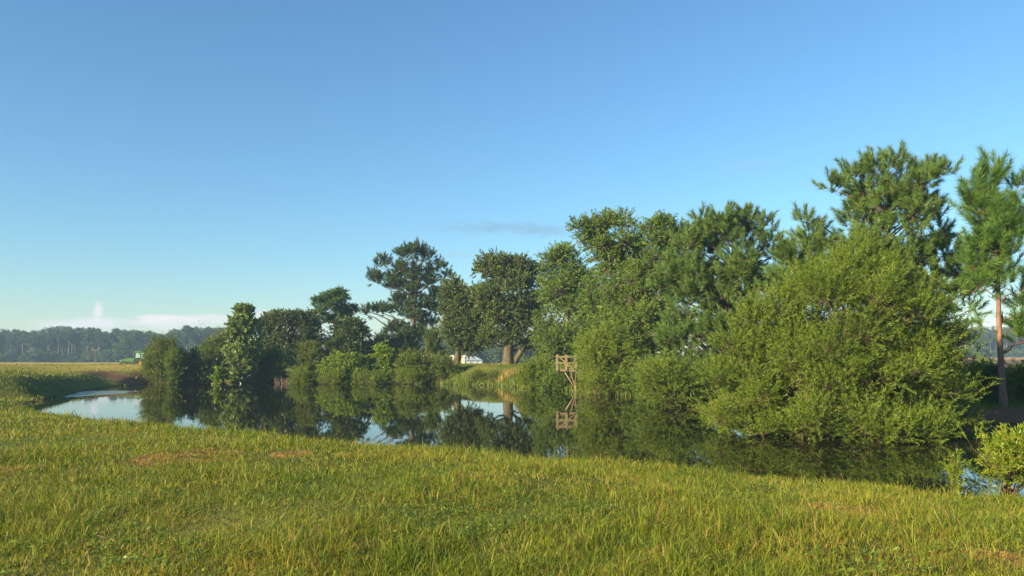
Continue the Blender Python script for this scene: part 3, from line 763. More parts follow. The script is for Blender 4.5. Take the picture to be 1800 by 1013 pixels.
# ------------------------------------------------------------------ far woods: a few kinds, copied tree by tree
def wood_proto(kind, seed):
    r = np.random.default_rng(seed); T = Tubes(); P, S = [], []
    if kind == 'pine':
        H = 21.0
        T.add(np.array([(0, 0, -1), (.1, 0, 7), (r.uniform(-.3, .3), 0, 14), (r.uniform(-.3, .3), 0, H - 1)]), [.32, .25, .2, .07], 6)
        z0 = r.uniform(10, 13)
        for k in range(26):
            z = r.uniform(z0, H - 1); w = 3.1 * math.sin(PI * np.clip((z - z0 + 1.5) / (H - z0 + 2.2), 0, 1)) ** .7
            a = r.uniform(0, 2 * PI); rho = w * r.uniform(.3, 1); c = np.array((rho * math.cos(a), rho * math.sin(a), z))
            T.add(np.array([(0, 0, z - rho * .3), c * (.5, .5, 1) - (0, 0, rho * .1), c]), [.07, .05, .02], 3)
            P.append(c); S.append(r.uniform(.7, 1.25))
        n, ll, lw = 60, .75, .30
        for k in range(r.integers(2, 7)):     # dead snags low on the stem
            z = r.uniform(5, z0); a = r.uniform(0, 2 * PI); T.add(np.array([(0, 0, z), (1.6 * math.cos(a), 1.6 * math.sin(a), z + .5)]), [.05, .02], 3)
    elif kind == 'broad':
        H = 18.0
        T.add(np.array([(0, 0, -1), (.1, .1, 5), (.3, 0, 10), (.2, 0, H - 3)]), [.4, .32, .22, .07], 6)
        for k in range(44):
            z = r.uniform(3.5, H - 1.2); w = 5.4 * math.sin(PI * np.clip((z - 1.0) / (H + .6), 0, 1)) ** .6
            a = r.uniform(0, 2 * PI); rho = w * r.uniform(.35, 1) - .6; c = np.array((rho * math.cos(a), rho * math.sin(a), z))
            T.add(np.array([(0, 0, max(2, z - rho * .6)), c * (.5, .5, 1) - (0, 0, rho * .15), c]), [.12, .08, .03], 3)
            P.append(c); S.append(r.uniform(1.0, 1.8))
        n, ll, lw = 60, .85, .55
    else:
        H = 5.0
        T.add(np.array([(0, 0, -1), (.1, .1, 2), (.1, 0, H - 1)]), [.15, .1, .04], 4)
        for k in range(20):
            z = r.uniform(.3, H - .7); w = 3.0 * math.sqrt(max(.05, 1 - (z / H) ** 2)); a = r.uniform(0, 2 * PI); rho = w * r.uniform(.2, 1)
            P.append(np.array((rho * math.cos(a), rho * math.sin(a), z))); S.append(r.uniform(.6, 1.1))
        n, ll, lw = 60, .6, .35
    P = np.array(P); S = np.array(S)
    i = np.repeat(np.arange(len(P)), n); k = len(i)
    d = unit(r.normal(size=(k, 3)) + (0, 0, .2)); pos = P[i] + d * (S[i] * r.uniform(.3, 1, k))[:, None] * (1, 1, .75)
    ld = unit(d + r.normal(0, .6, (k, 3))); nv = r.normal(0, .6, (k, 3)) + (0, 0, .6); nv = unit(nv - ld * np.sum(nv * ld, 1, keepdims=True))
    v, q, _ = cards(pos, ld, nv, ll * r.uniform(.6, 1.2, k), lw * r.uniform(.6, 1.2, k))
    return T.mesh('trunk'), np_mesh('crown', v, quads=q)


PROTO = {'pine': [wood_proto('pine', s) for s in (1, 2, 3, 4, 5)], 'broad': [wood_proto('broad', s) for s in (11, 12, 13)], 'bush': [wood_proto('bush', s) for s in (21, 22)]}
for kd, lst in PROTO.items():
    for tm, cm in lst:
        tm.materials.append(M['bark_wood'] if kd == 'pine' else M['bark']); cm.materials.append(M['wood_pine'] if kd == 'pine' else M['wood_broad'])


def wood_tree(px, Y, kind, h, name, label, group):
    tm, cm = PROTO[kind][rng.integers(len(PROTO[kind]))]
    x = at(px, HY, Y)[0]; z = hz(x, Y)
    o = empty(name, (x, Y, z), label, {'pine': 'pine tree', 'broad': 'tree', 'bush': 'bush'}[kind], group, rng.uniform(0, 2 * PI))
    s = h / {'pine': 21.5, 'broad': 18.5, 'bush': 5.3}[kind]; w = s * rng.uniform(.85, 1.2)
    o.scale = (w, w, s)
    for nm, me in (('trunk', tm), ('crown', cm)):
        c = bpy.data.objects.new(nm, me); COL.objects.link(c); c.parent = o
    return o


def wood_top(px):     # skyline of the left wood, photo y against x
    return np.interp(px, [-80, 0, 30, 50, 95, 130, 165, 180, 205, 240, 270, 285, 295, 335, 380, 420], [578, 577, 576, 581, 571, 572, 575, 582, 576, 573, 578, 586, 580, 570, 574, 576])


for row, (Y, step) in enumerate(((400, 5.6), (425, 6.0), (452, 6.5))):
    px = -70.0
    while px < 415:
        q = px + rng.uniform(-2, 2)
        broad = (176 < q < 290 and rng.uniform() < .7) or rng.uniform() < .12
        h = (HY - wood_top(q)) / FPX * Y + 1.5; h *= rng.uniform(.78, 1.04)
        if broad: wood_tree(q, Y + rng.uniform(-8, 8), 'broad', h * .97, 'broadleaf_tree', 'rounded hazy tree in the wood beyond the left field', 'broadleaf trees of the left wood')
        else: wood_tree(q, Y + rng.uniform(-8, 8), 'pine', h, 'pine_tree', 'tall straight pine in the hazy wood beyond the left field', 'pines of the left wood')
        px += step * (1.7 if broad else 1)
px = -70.0
while px < 415:
    wood_tree(px, 385 + rng.uniform(-6, 6), 'bush', rng.uniform(3, 7), 'bush', 'low bush along the foot of the left wood', 'bushes at the edge of the left wood')
    px += rng.uniform(6, 12)
for Y, a, b, h0, h1, st in ((440, -70, 415, 8, 13, 6), (415, -70, 415, 5, 9, 8), (480, -70, 415, 12, 16, 6)):
    px = a
    while px < b:
        wood_tree(px + rng.uniform(-2, 2), Y, 'bush', rng.uniform(h0, h1), 'bush', 'shaded undergrowth tree between the trunks of the left wood', 'undergrowth of the left wood')
        px += st * rng.uniform(.8, 1.2)
wood_tree(222, 372, 'broad', 13.5, 'broadleaf_tree', 'lighter spreading tree standing in front of the left wood behind the tractor', None)
wood_tree(204, 370, 'broad', 8, 'broadleaf_tree', 'short bushy tree in front of the left wood near the utility pole', None)
for a, b, Y0, ty in ((655, 985, 330, 594), (655, 985, 350, 590), (1665, 1840, 520, 578), (1665, 1840, 545, 574)):
    px = a
    mid = a < 1000
    while px < b:
        h = (HY - ty) / FPX * Y0 + (1.5 if mid else -.5); h *= rng.uniform(.85, 1.05)
        k = 'pine' if rng.uniform() < .72 else 'broad'
        wood_tree(px, Y0 + rng.uniform(-8, 8), k, h, 'pine_tree' if k == 'pine' else 'broadleaf_tree',
                  ('tall pine' if k == 'pine' else 'rounded tree') + (' in the wood behind the long low building' if mid else ' in the hazy wood beyond the ploughed field on the right'),
                  ('pines' if k == 'pine' else 'broadleaf trees') + (' behind the building' if mid else ' of the right wood'))
        px += 5.5 if k == 'pine' else 8
for a, b, Y0 in ((660, 985, 318), (1665, 1840, 505), (660, 985, 342), (1665, 1840, 530)):
    px = a
    while px < b:
        wood_tree(px, Y0 + rng.uniform(-5, 5), 'bush', rng.uniform(3.5, 8.5), 'bush', 'low bush along the foot of the wood ' + ('behind the long low building' if a < 1000 else 'beyond the ploughed field'),
                  'bushes behind the building' if a < 1000 else 'bushes of the right wood')
        px += rng.uniform(8, 14)


# ------------------------------------------------------------------ built things
def bm_obj(name, build, mat, parent, bevel=0.0, smooth=False):
    bm = bmesh.new(); build(bm)
    if bevel: bmesh.ops.bevel(bm, geom=[e for e in bm.edges if len(e.link_faces) == 2 and e.calc_face_angle(0) > .6], offset=bevel, segments=2, affect='EDGES')
    bmesh.ops.recalc_face_normals(bm, faces=bm.faces)
    me = bpy.data.meshes.new(name); bm.to_mesh(me); bm.free()
    if smooth:
        for p in me.polygons: p.use_smooth = True
    return link(name, me, mat, parent)


def box(bm, c, s, rot=None):
    mt = Matrix.Translation(c) @ (rot or Matrix.Identity(4)) @ Matrix.Diagonal((*s, 1))
    return bmesh.ops.create_cube(bm, size=1, matrix=mt)['verts']


def bar(bm, a, b, w, h):
    a, b = Vector(a), Vector(b); d = b - a
    q = d.to_track_quat('Z', 'Y').to_matrix().to_4x4()
    box(bm, (a + b) / 2, (w, h, d.length), q)


def extrude_xz(bm, pts, y0, y1):
    f = bm.faces.new([bm.verts.new((x, y0, z)) for x, z in pts])
    r = bmesh.ops.extrude_face_region(bm, geom=[f])
    bmesh.ops.translate(bm, verts=[v for v in r['geom'] if isinstance(v, bmesh.types.BMVert)], vec=(0, y1 - y0, 0))


def lathe_y(bm, prof, y=0, c=(0, 0), seg=28):
    """profile (radius, offset along y) spun about a y axis through c=(x,z)"""
    rings = []
    for r, o in prof:
        rings.append([bm.verts.new((c[0] + r * math.cos(2 * PI * k / seg), y + o, c[1] + r * math.sin(2 * PI * k / seg))) for k in range(seg)])
    for A, B in zip(rings[:-1], rings[1:]):
        for k in range(seg): bm.faces.new((A[k], A[(k + 1) % seg], B[(k + 1) % seg], B[k]))


def platform():
    D = 62.0
    o = np.array(at(1012, HY, D)); o[2] = 0
    root = empty('wooden_platform', o, 'small weathered wooden platform with railings on slanted legs over the water', 'platform')
    wood = bark_mat('weathered_timber', (0.13, 0.10, 0.056), (0.28, 0.222, 0.125), 10)

    def q(px, py, dy=0.0):
        p = at(px, py, D); return (p[0] - o[0], dy, p[2])
    zf = q(995, 649)[2]; x0, x1 = q(979, 649)[0], q(1014, 649)[0]; dep = 1.3
    bm_obj('deck', lambda bm: [box(bm, (x0 + (x1 - x0) * (k + .5) / 10, dep / 2, zf + .045 * (k % 2) * .1), ((x1 - x0) / 10 - .012, dep, .04)) for k in range(10)], wood, root)
    bm_obj('floor_beam', lambda bm: bar(bm, (x0, .05, zf - .09), (x1, .05, zf - .13), .05, .13), wood, root)
    bm_obj('floor_beam', lambda bm: bar(bm, (x0, dep - .05, zf - .09), (x1, dep - .05, zf - .13), .05, .13), wood, root)
    zt = q(995, 624)[2]
    for x in (x0 + .05, q(996, 640)[0], x1 - .06):
        for y in (-.03, dep + .03):
            bm_obj('post', lambda bm: bar(bm, (x, y, zf - .12), (x, y, zt), .085, .085), wood, root)
    for y in (-.10, dep + .10):
        for py in (627, 638):
            z = q(995, py)[2]
            bm_obj('rail', lambda bm: bar(bm, (x0 - .05, y, z), (x1 + .02, y, z - .02), .04, .095), wood, root)
    bm_obj('brace', lambda bm: bar(bm, (x0 - .03, -.15, zt + .02), (q(1008, 651)[0], -.15, zf - .03), .035, .09), wood, root)
    foot = (q(1012, 680)[0], .55, .55)
    for a in ((q(993, 651)[0], -.02), (q(993, 651)[0], dep), (q(1003, 652)[0], .1), (x1 - .04, .0), (x1 - .04, dep)):
        bm_obj('leg', lambda bm: bar(bm, (a[0], a[1], zf - .14), (foot[0] + rng.uniform(-.04, .04), foot[1] + rng.uniform(-.08, .08), foot[2] - .25), .075, .075), wood, root)
    bm_obj('pile', lambda bm: bar(bm, (foot[0], foot[1], foot[2] + .1), (foot[0] + .03, foot[1], -1.4), .16, .16), wood, root)
platform()


def tractor():
    D = 130.0
    fx = at(213, HY, D)[0]
    x = fx; g = hz(x + 2, D)
    g = at(230, 650, D)[2]
    root = empty('tractor', (x, D, g), 'green farm tractor with yellow wheels half hidden behind a shrub', 'tractor')
    green = plain('green_paint', (0.032, 0.105, 0.018), .35, .08, 2, coat=.3); yel = plain('yellow_paint', (0.36, 0.23, 0.02), .4, .06, 2)
    blk = plain('tyre_rubber', (0.02, 0.02, 0.018), .85); dk = plain('dark_metal', (0.03, 0.035, 0.03), .5)
    white = plain('headlight_glass', (0.8, 0.82, 0.8), .15, .02)
    gl, nt, out = new_mat('cab_glass'); p = N(nt, 'ShaderNodeBsdfPrincipled'); p.inputs['Base Color'].default_value = (.25, .42, .42, 1)
    p.inputs['Roughness'].default_value = .05; p.inputs['Alpha'].default_value = .75; nt.links.new(p.outputs[0], out.inputs['Surface'])
    hood = bm_obj('hood', lambda bm: extrude_xz(bm, [(.0, 1.15), (.02, 1.50), (.35, 1.68), (1.2, 1.84), (2.45, 1.92), (2.45, 1.15)], -.45, .45), green, root, .06)
    bm_obj('grille', lambda bm: box(bm, (-.02, 0, 1.30), (.06, .7, .28)), dk, hood, .01)
    for y in (-.3, .3): bm_obj('headlight', lambda bm: box(bm, (-.01, y, 1.52), (.10, .22, .10)), white, hood, .015)
    bm_obj('chassis', lambda bm: (box(bm, (1.6, 0, .9), (3.0, .5, .5)), box(bm, (.9, 0, .75), (.3, 1.5, .2)), box(bm, (3.35, 0, .95), (.4, 1.6, .35))), dk, root, .03)
    bm_obj('exhaust', lambda bm: (bar(bm, (2.25, -.55, 1.8), (2.25, -.55, 2.75), .12, .12), bar(bm, (2.25, -.55, 2.7), (2.2, -.55, 2.95), .07, .07)), dk, root, .02)
    cab = bm_obj('cab', lambda bm: [bar(bm, a, b, .09, .09) for a, b in (((2.5, -.7, 1.2), (2.62, -.66, 2.72)), ((2.5, .7, 1.2), (2.62, .66, 2.72)), ((3.4, -.72, 1.2), (3.4, -.68, 2.72)),
                  ((3.4, .72, 1.2), (3.4, .68, 2.72)), ((4.15, -.7, 1.4), (4.05, -.66, 2.72)), ((4.15, .7, 1.4), (4.05, .66, 2.72)))] + [box(bm, (3.3, 0, 1.25), (1.65, 1.5, .35))], green, root)
    bm_obj('glass', lambda bm: [box(bm, (3.32, y, 2.08), (1.45, .02, 1.24)) for y in (-.67, .67)] + [box(bm, (2.55, 0, 2.08), (.02, 1.26, 1.24)), box(bm, (4.1, 0, 2.1), (.02, 1.26, 1.2))], gl, cab)
    bm_obj('roof', lambda bm: extrude_xz(bm, [(2.35, 2.74), (2.45, 2.92), (3.2, 2.99), (4.1, 2.95), (4.3, 2.74)], -.85, .85), green, cab, .05)
    bm_obj('seat', lambda bm: (box(bm, (3.6, 0, 1.55), (.5, .5, .15)), box(bm, (3.85, 0, 1.9), (.12, .5, .65))), blk, root, .03)
    for y, s in ((-.95, -1), (.95, 1)):
        for kx, R, W in ((.92, .68, .36), (3.35, .92, .5)):
            w = bm_obj('wheel', lambda bm: lathe_y(bm, [(.04, -.1 * s), (R * .22, -.1 * s), (R * .24, -.04 * s), (R * .5, 0), (R * .58, W * .38 * s), (R * .62, W * .4 * s), (R * .62, -W * .4 * s)], y, (kx, R)), yel, root, smooth=True)

            def tyre(bm, R=R, W=W, kx=kx, y=y):
                lathe_y(bm, [(R * .60, -W * .42), (R * .8, -W * .5), (R * .93, -W * .48), (R * .95, -W * .3), (R * .95, W * .3), (R * .93, W * .48), (R * .8, W * .5), (R * .60, W * .42)], y, (kx, R), 36)
                for k in range(22):
                    a = 2 * PI * k / 22
                    for t in (-1, 1):
                        aa = a + (.14 if t > 0 else 0)
                        rot = Matrix.Rotation(-aa, 4, 'Y') @ Matrix.Rotation(.6 * t, 4, 'X')
                        box(bm, (kx + R * .965 * math.cos(aa), y + t * W * .24, R + R * .965 * math.sin(aa)), (.06 * R, W * .46, .07 * R), rot)
            bm_obj('tyre', tyre, blk, w)
        bm_obj('mudguard', lambda bm: extrude_xz(bm, [(3.35 + 1.02 * math.cos(a), .92 + 1.02 * math.sin(a)) for a in np.linspace(2.6, .6, 9)] + [(3.35 + .97 * math.cos(a), .92 + .97 * math.sin(a)) for a in np.linspace(.6, 2.6, 9)], y - .25, y + .25), green, root)
tractor()


def building():
    D = 190.0
    x0, x1 = at(655, HY, D)[0], at(817, HY, D)[0]; g = hz((x0 + x1) / 2, D) - .1
    root = empty('long_building', ((x0 + x1) / 2, D, g), 'long low cream building with flat white-edged roof behind the shrubs', 'building')
    L = x1 - x0; H = at(700, 627, D)[2] - g; W = 7.0
    wm = plain('cream_cladding', (0.55, 0.42, 0.30), .7, .08, .8); rm = plain('white_roof_edge', (0.70, 0.70, 0.68), .5, .05, 1); gm = plain('window_glass', (.04, .06, .08), .1, .1)
    dm = plain('door_paint', (.62, .62, .60), .5, .05)

    def walls(bm):
        box(bm, (0, W / 2, H / 2), (L, W, H))
        for k in range(int(L / .9)): box(bm, (-L / 2 + .45 + k * .9, -.015, H / 2), (.06, .03, H - .02))
    bm_obj('wall', walls, wm, root)
    bm_obj('roof', lambda bm: (box(bm, (0, W / 2, H + .09), (L + .5, W + .6, .18)), extrude_xz(bm, [(-L / 2, H + .18), (L / 2, H + .18), (L / 2, H + .3), (-L / 2, H + .3)], .6, W - .6)), rm, root)
    for k in range(4):
        wx = -L / 2 + 2.8 + k * 5.2
        f = bm_obj('window', lambda bm: [box(bm, (wx, -.05, 1.7 + s * .52), (1.3, .08, .08)) for s in (-1, 1)] + [box(bm, (wx + s * .62, -.05, 1.7), (.08, .08, .96)) for s in (-1, 1)], dm, root)
        bm_obj('pane', lambda bm: box(bm, (wx, -.035, 1.7), (1.16, .02, .96)), gm, f)
    d = bm_obj('door', lambda bm: box(bm, (L / 2 - 1.8, -.04, 1.05), (.95, .06, 2.1)), dm, root)
    bm_obj('handle', lambda bm: box(bm, (L / 2 - 1.45, -.1, 1.0), (.12, .06, .04)), gm, d)
    # metal shed to its right
    x0, x1 = at(818, HY, D - 4)[0], at(849, HY, D - 4)[0]; L = x1 - x0
    gs = hz(x0, D - 4) - .1
    r2 = empty('metal_shed', ((x0 + x1) / 2, D - 4, gs), 'small shed with pale grey sloping metal roof beside the long building', 'shed')
    he = at(830, 634, D - 4)[2] - gs; hr = at(830, 627, D - 4)[2] - gs
    mm = plain('galvanised_sheet', (0.42, 0.47, 0.52), .45, .1, 1.2, metal=.3); ww = plain('shed_wall', (.22, .28, .33), .6, .1, 1)
    bm_obj('wall', lambda bm: box(bm, (0, 3, he / 2), (L - .3, 5.6, he)), ww, r2)

    def roof(bm):
        v = [bm.verts.new(p) for p in ((-L / 2, -.2, he), (L / 2, -.2, he), (L / 2, 6.2, he), (-L / 2, 6.2, he), (-L / 2 + .2, 3, hr), (L / 2 - 1.7, 3, hr))]
        for f in ((0, 1, 5, 4), (1, 2, 5), (2, 3, 4, 5), (3, 0, 4), (3, 2, 1, 0)): bm.faces.new([v[i] for i in f])
    bm_obj('roof', roof, mm, r2)
    for s in (-.3, .05, .35): bm_obj('door_panel', lambda bm: box(bm, (L * s, .17, he * .45), (.7, .05, he * .85)), mm, r2)
building()


def pole(px, D, top_y, label):
    x = at(px, HY, D)[0]; g = hz(x, D) - .3; h = at(px, top_y, D)[2] - g
    root = empty('utility_pole', (x, D, g), label, 'utility pole')
    T = Tubes(); T.add([(0, 0, -.5), (0, 0, h * .5), (0, 0, h)], [.15, .13, .10], 8)
    link('post', T.mesh('post'), M['bark_wood'], root)
    bm_obj('crossarm', lambda bm: box(bm, (0, -.16, h - .35), (2.0, .1, .12)), M['bark_wood'], root)
    ins = plain('ceramic', (.3, .28, .25), .3)
    for s in (-.85, -.4, .4, .85): bm_obj('insulator', lambda bm: bmesh.ops.create_cone(bm, segments=8, radius1=.07, radius2=.04, depth=.16, cap_ends=True, matrix=Matrix.Translation((s, -.16, h - .21))), ins, root)
    return (x, D - .16, g + h - .13)


tops = [pole(167, 300, 614.5, 'thin grey utility pole in front of the left wood'),
        pole(690, 215, 611, 'utility pole rising behind the roof left of the tallest bush'),
        pole(820, 215, 611, 'utility pole above the metal shed'),
        pole(1742, 420, 600, 'utility pole beyond the ploughed field by the thin pine trunk')]


def wire(a, b, label):
    T = Tubes(); t = np.linspace(0, 1, 24)[:, None]; a, b = np.array(a), np.array(b)
    for dx in (-.4, .4):
        p = a + (b - a) * t; p[:, 2] -= 1.0 * np.sin(t[:, 0] * PI); p[:, 1] += dx; T.add(p, .012, 4)
    tag(link('power_line', T.mesh('power_line'), plain('wire_metal', (.10, .10, .11), .5)), label, 'power line')


wire(tops[0], tops[1], 'pair of wires running from the left pole to the building pole')
wire(tops[1], tops[2], 'pair of wires between the two poles by the building')
wire(tops[2], tuple(at(960, 612, 215)), 'pair of wires passing behind the big oak trunk')


def fallen_twig():
    gx, gy = ground_at(188, 962); T = Tubes(); z = hz(gx, gy)
    p = np.array([(-.16, .05, .10), (-.05, .02, .085), (.06, -.02, .075), (.15, -.05, .05)]); T.add(p, [.004, .006, .007, .006], 5); T.add([p[1], p[1] + (.05, .06, .05)], [.004, .002], 4)
    o = tag(link('fallen_twig', T.mesh('fallen_twig'), M['twig']), 'short grey twig lying in the near grass', 'twig'); o.data.materials[0] = M['bark']; o.scale = (.7, .7, .8); o.location = (gx, gy, z)
fallen_twig()


def bird(loc, s, flying, label, cat='bird', group=None, rz=0.0):
    bm = bmesh.new()
    bmesh.ops.create_icosphere(bm, subdivisions=3, radius=1)
    for v in bm.verts:
        x, y, z = v.co
        w = .42 * (1 - .35 * x)
        v.co = (x * (1.0 if x > 0 else 1.25), y * w * (1 if x > -.3 else max(.25, 1 + (x + .3))), z * w * (1 if x > -.3 else max(.2, 1 + (x + .3) * 1.1)))
        if x > .55: v.co.z += (x - .55) * .55
    bmesh.ops.create_icosphere(bm, subdivisions=2, radius=.30, matrix=Matrix.Translation((.95, 0, .42)))
    bmesh.ops.create_cone(bm, segments=6, radius1=.08, radius2=.01, depth=.3, matrix=Matrix.Translation((1.3, 0, .42)) @ Matrix.Rotation(PI / 2, 4, 'Y'))
    if not flying:
        bmesh.ops.rotate(bm, verts=bm.verts, cent=(0, 0, 0), matrix=Matrix.Rotation(-.8, 3, 'Y'))
        for y in (-.15, .15): bar(bm, (0, y, -.3), (.1, y, -.9), .05, .05)
    me = bpy.data.meshes.new('body'); bmesh.ops.scale(bm, vec=(s, s, s), verts=bm.verts); bm.to_mesh(me); bm.free()
    root = empty('bird', loc, label, cat, group, rz)
    m = bpy.data.materials.get('dark_feathers') or plain('dark_feathers', (.03, .03, .035), .6)
    link('body', me, m, root)
    if flying:
        for sd in (-1, 1):
            v = np.array([(.35, sd * .2, .1), (-.3, sd * .2, .1), (.45, sd * 1.1, .5), (-.25, sd * 1.0, .45), (.1, sd * 2.2, .35)]) * s
            v2 = v + (0, 0, .05 * s)
            me2 = np_mesh('wing', np.concatenate((v, v2)), quads=[(0, 1, 3, 2), (5, 7, 8, 6)] if False else [(0, 1, 3, 2), (5, 6, 8, 7), (0, 5, 6, 1), (0, 2, 7, 5), (1, 6, 8, 3), (2, 4, 9, 7), (3, 8, 9, 4)], tris=[(2, 3, 4), (7, 9, 8)])
            link('wing', me2, m, root)


bird(tuple(at(990, 430.5, 80)), .10, False, 'small dark bird perched on the tip of the hackberry', rz=2.5)
for px, py in ((349, 565), (352, 571), (357, 569), (360, 573), (341, 568)):
    bird(tuple(at(px, py, 230)), .16, True, 'tiny dark bird flying over the left wood', group='birds over the left wood', rz=rng.uniform(0, 6))


# ------------------------------------------------------------------ grass
def blades(name, X, Y, Hh, Wd, lean, az, mat, label, cat, z=None):
    n = len(X); Z = height(X, Y) - .01 if z is None else z
    P = np.stack((X, Y, Z), 1)
    d = np.stack((np.cos(az), np.sin(az), np.zeros(n)), 1); sd = rng.uniform(0, 2 * PI, n)
    S = np.stack((np.cos(sd), np.sin(sd), np.zeros(n)), 1) * (Wd * .5)[:, None]
    up = np.array((0, 0, 1.0))
    m1 = P + up * (Hh * .55)[:, None] + d * (Hh * lean * .3)[:, None]
    tp = P + up * (Hh * (1 - .25 * lean))[:, None] + d * (Hh * lean)[:, None]
    v = np.stack((P - S, P + S, m1 + S * .8, m1 - S * .8, tp), 1).reshape(-1, 3)
    b = np.arange(n)[:, None] * 5
    me = np_mesh(name, v, tris=b + np.array([[3, 2, 4]]), quads=b + np.array([[0, 1, 2, 3]]))
    return tag(link(name, me, mat), label, cat, kind='stuff')


def grass_mat():
    m, nt, out = new_mat('meadow_grass')
    geo = N(nt, 'ShaderNodeNewGeometry'); r = geo.outputs['Random Per Island']; pos = geo.outputs['Position']
    n1 = noise(nt, .45, 4, .6, vec=pos); n2 = noise(nt, 2.6, 3, .6, vec=pos); n3 = noise(nt, .09, 2, .5, vec=pos)
    f = math_n(nt, 'ADD', math_n(nt, 'MULTIPLY', r, .40), math_n(nt, 'ADD', math_n(nt, 'MULTIPLY', n1, .55), math_n(nt, 'MULTIPLY', n2, .30)))
    f = math_n(nt, 'SUBTRACT', f, .12)
    c = ramp(nt, f, [(.22, (.052, .112, .010)), (.42, (.122, .180, .013)), (.60, (.22, .245, .017)), (.80, (.32, .27, .034))])
    sel = math_n(nt, 'GREATER_THAN', math_n(nt, 'ADD', math_n(nt, 'FRACT', math_n(nt, 'MULTIPLY', r, 53.3)), math_n(nt, 'MULTIPLY', math_n(nt, 'SUBTRACT', n1, .5), .5)), .93)
    c = mixc(nt, sel, c, (.30, .17, .06))
    p = N(nt, 'ShaderNodeBsdfPrincipled'); nt.links.new(c, p.inputs['Base Color']); p.inputs['Roughness'].default_value = .5; p.inputs['Specular IOR Level'].default_value = .25
    t = N(nt, 'ShaderNodeBsdfTranslucent'); nt.links.new(c, t.inputs['Color'])
    mx = N(nt, 'ShaderNodeMixShader'); mx.inputs[0].default_value = .35
    nt.links.new(p.outputs[0], mx.inputs[1]); nt.links.new(t.outputs[0], mx.inputs[2]); nt.links.new(mx.outputs[0], out.inputs['Surface'])
    return m


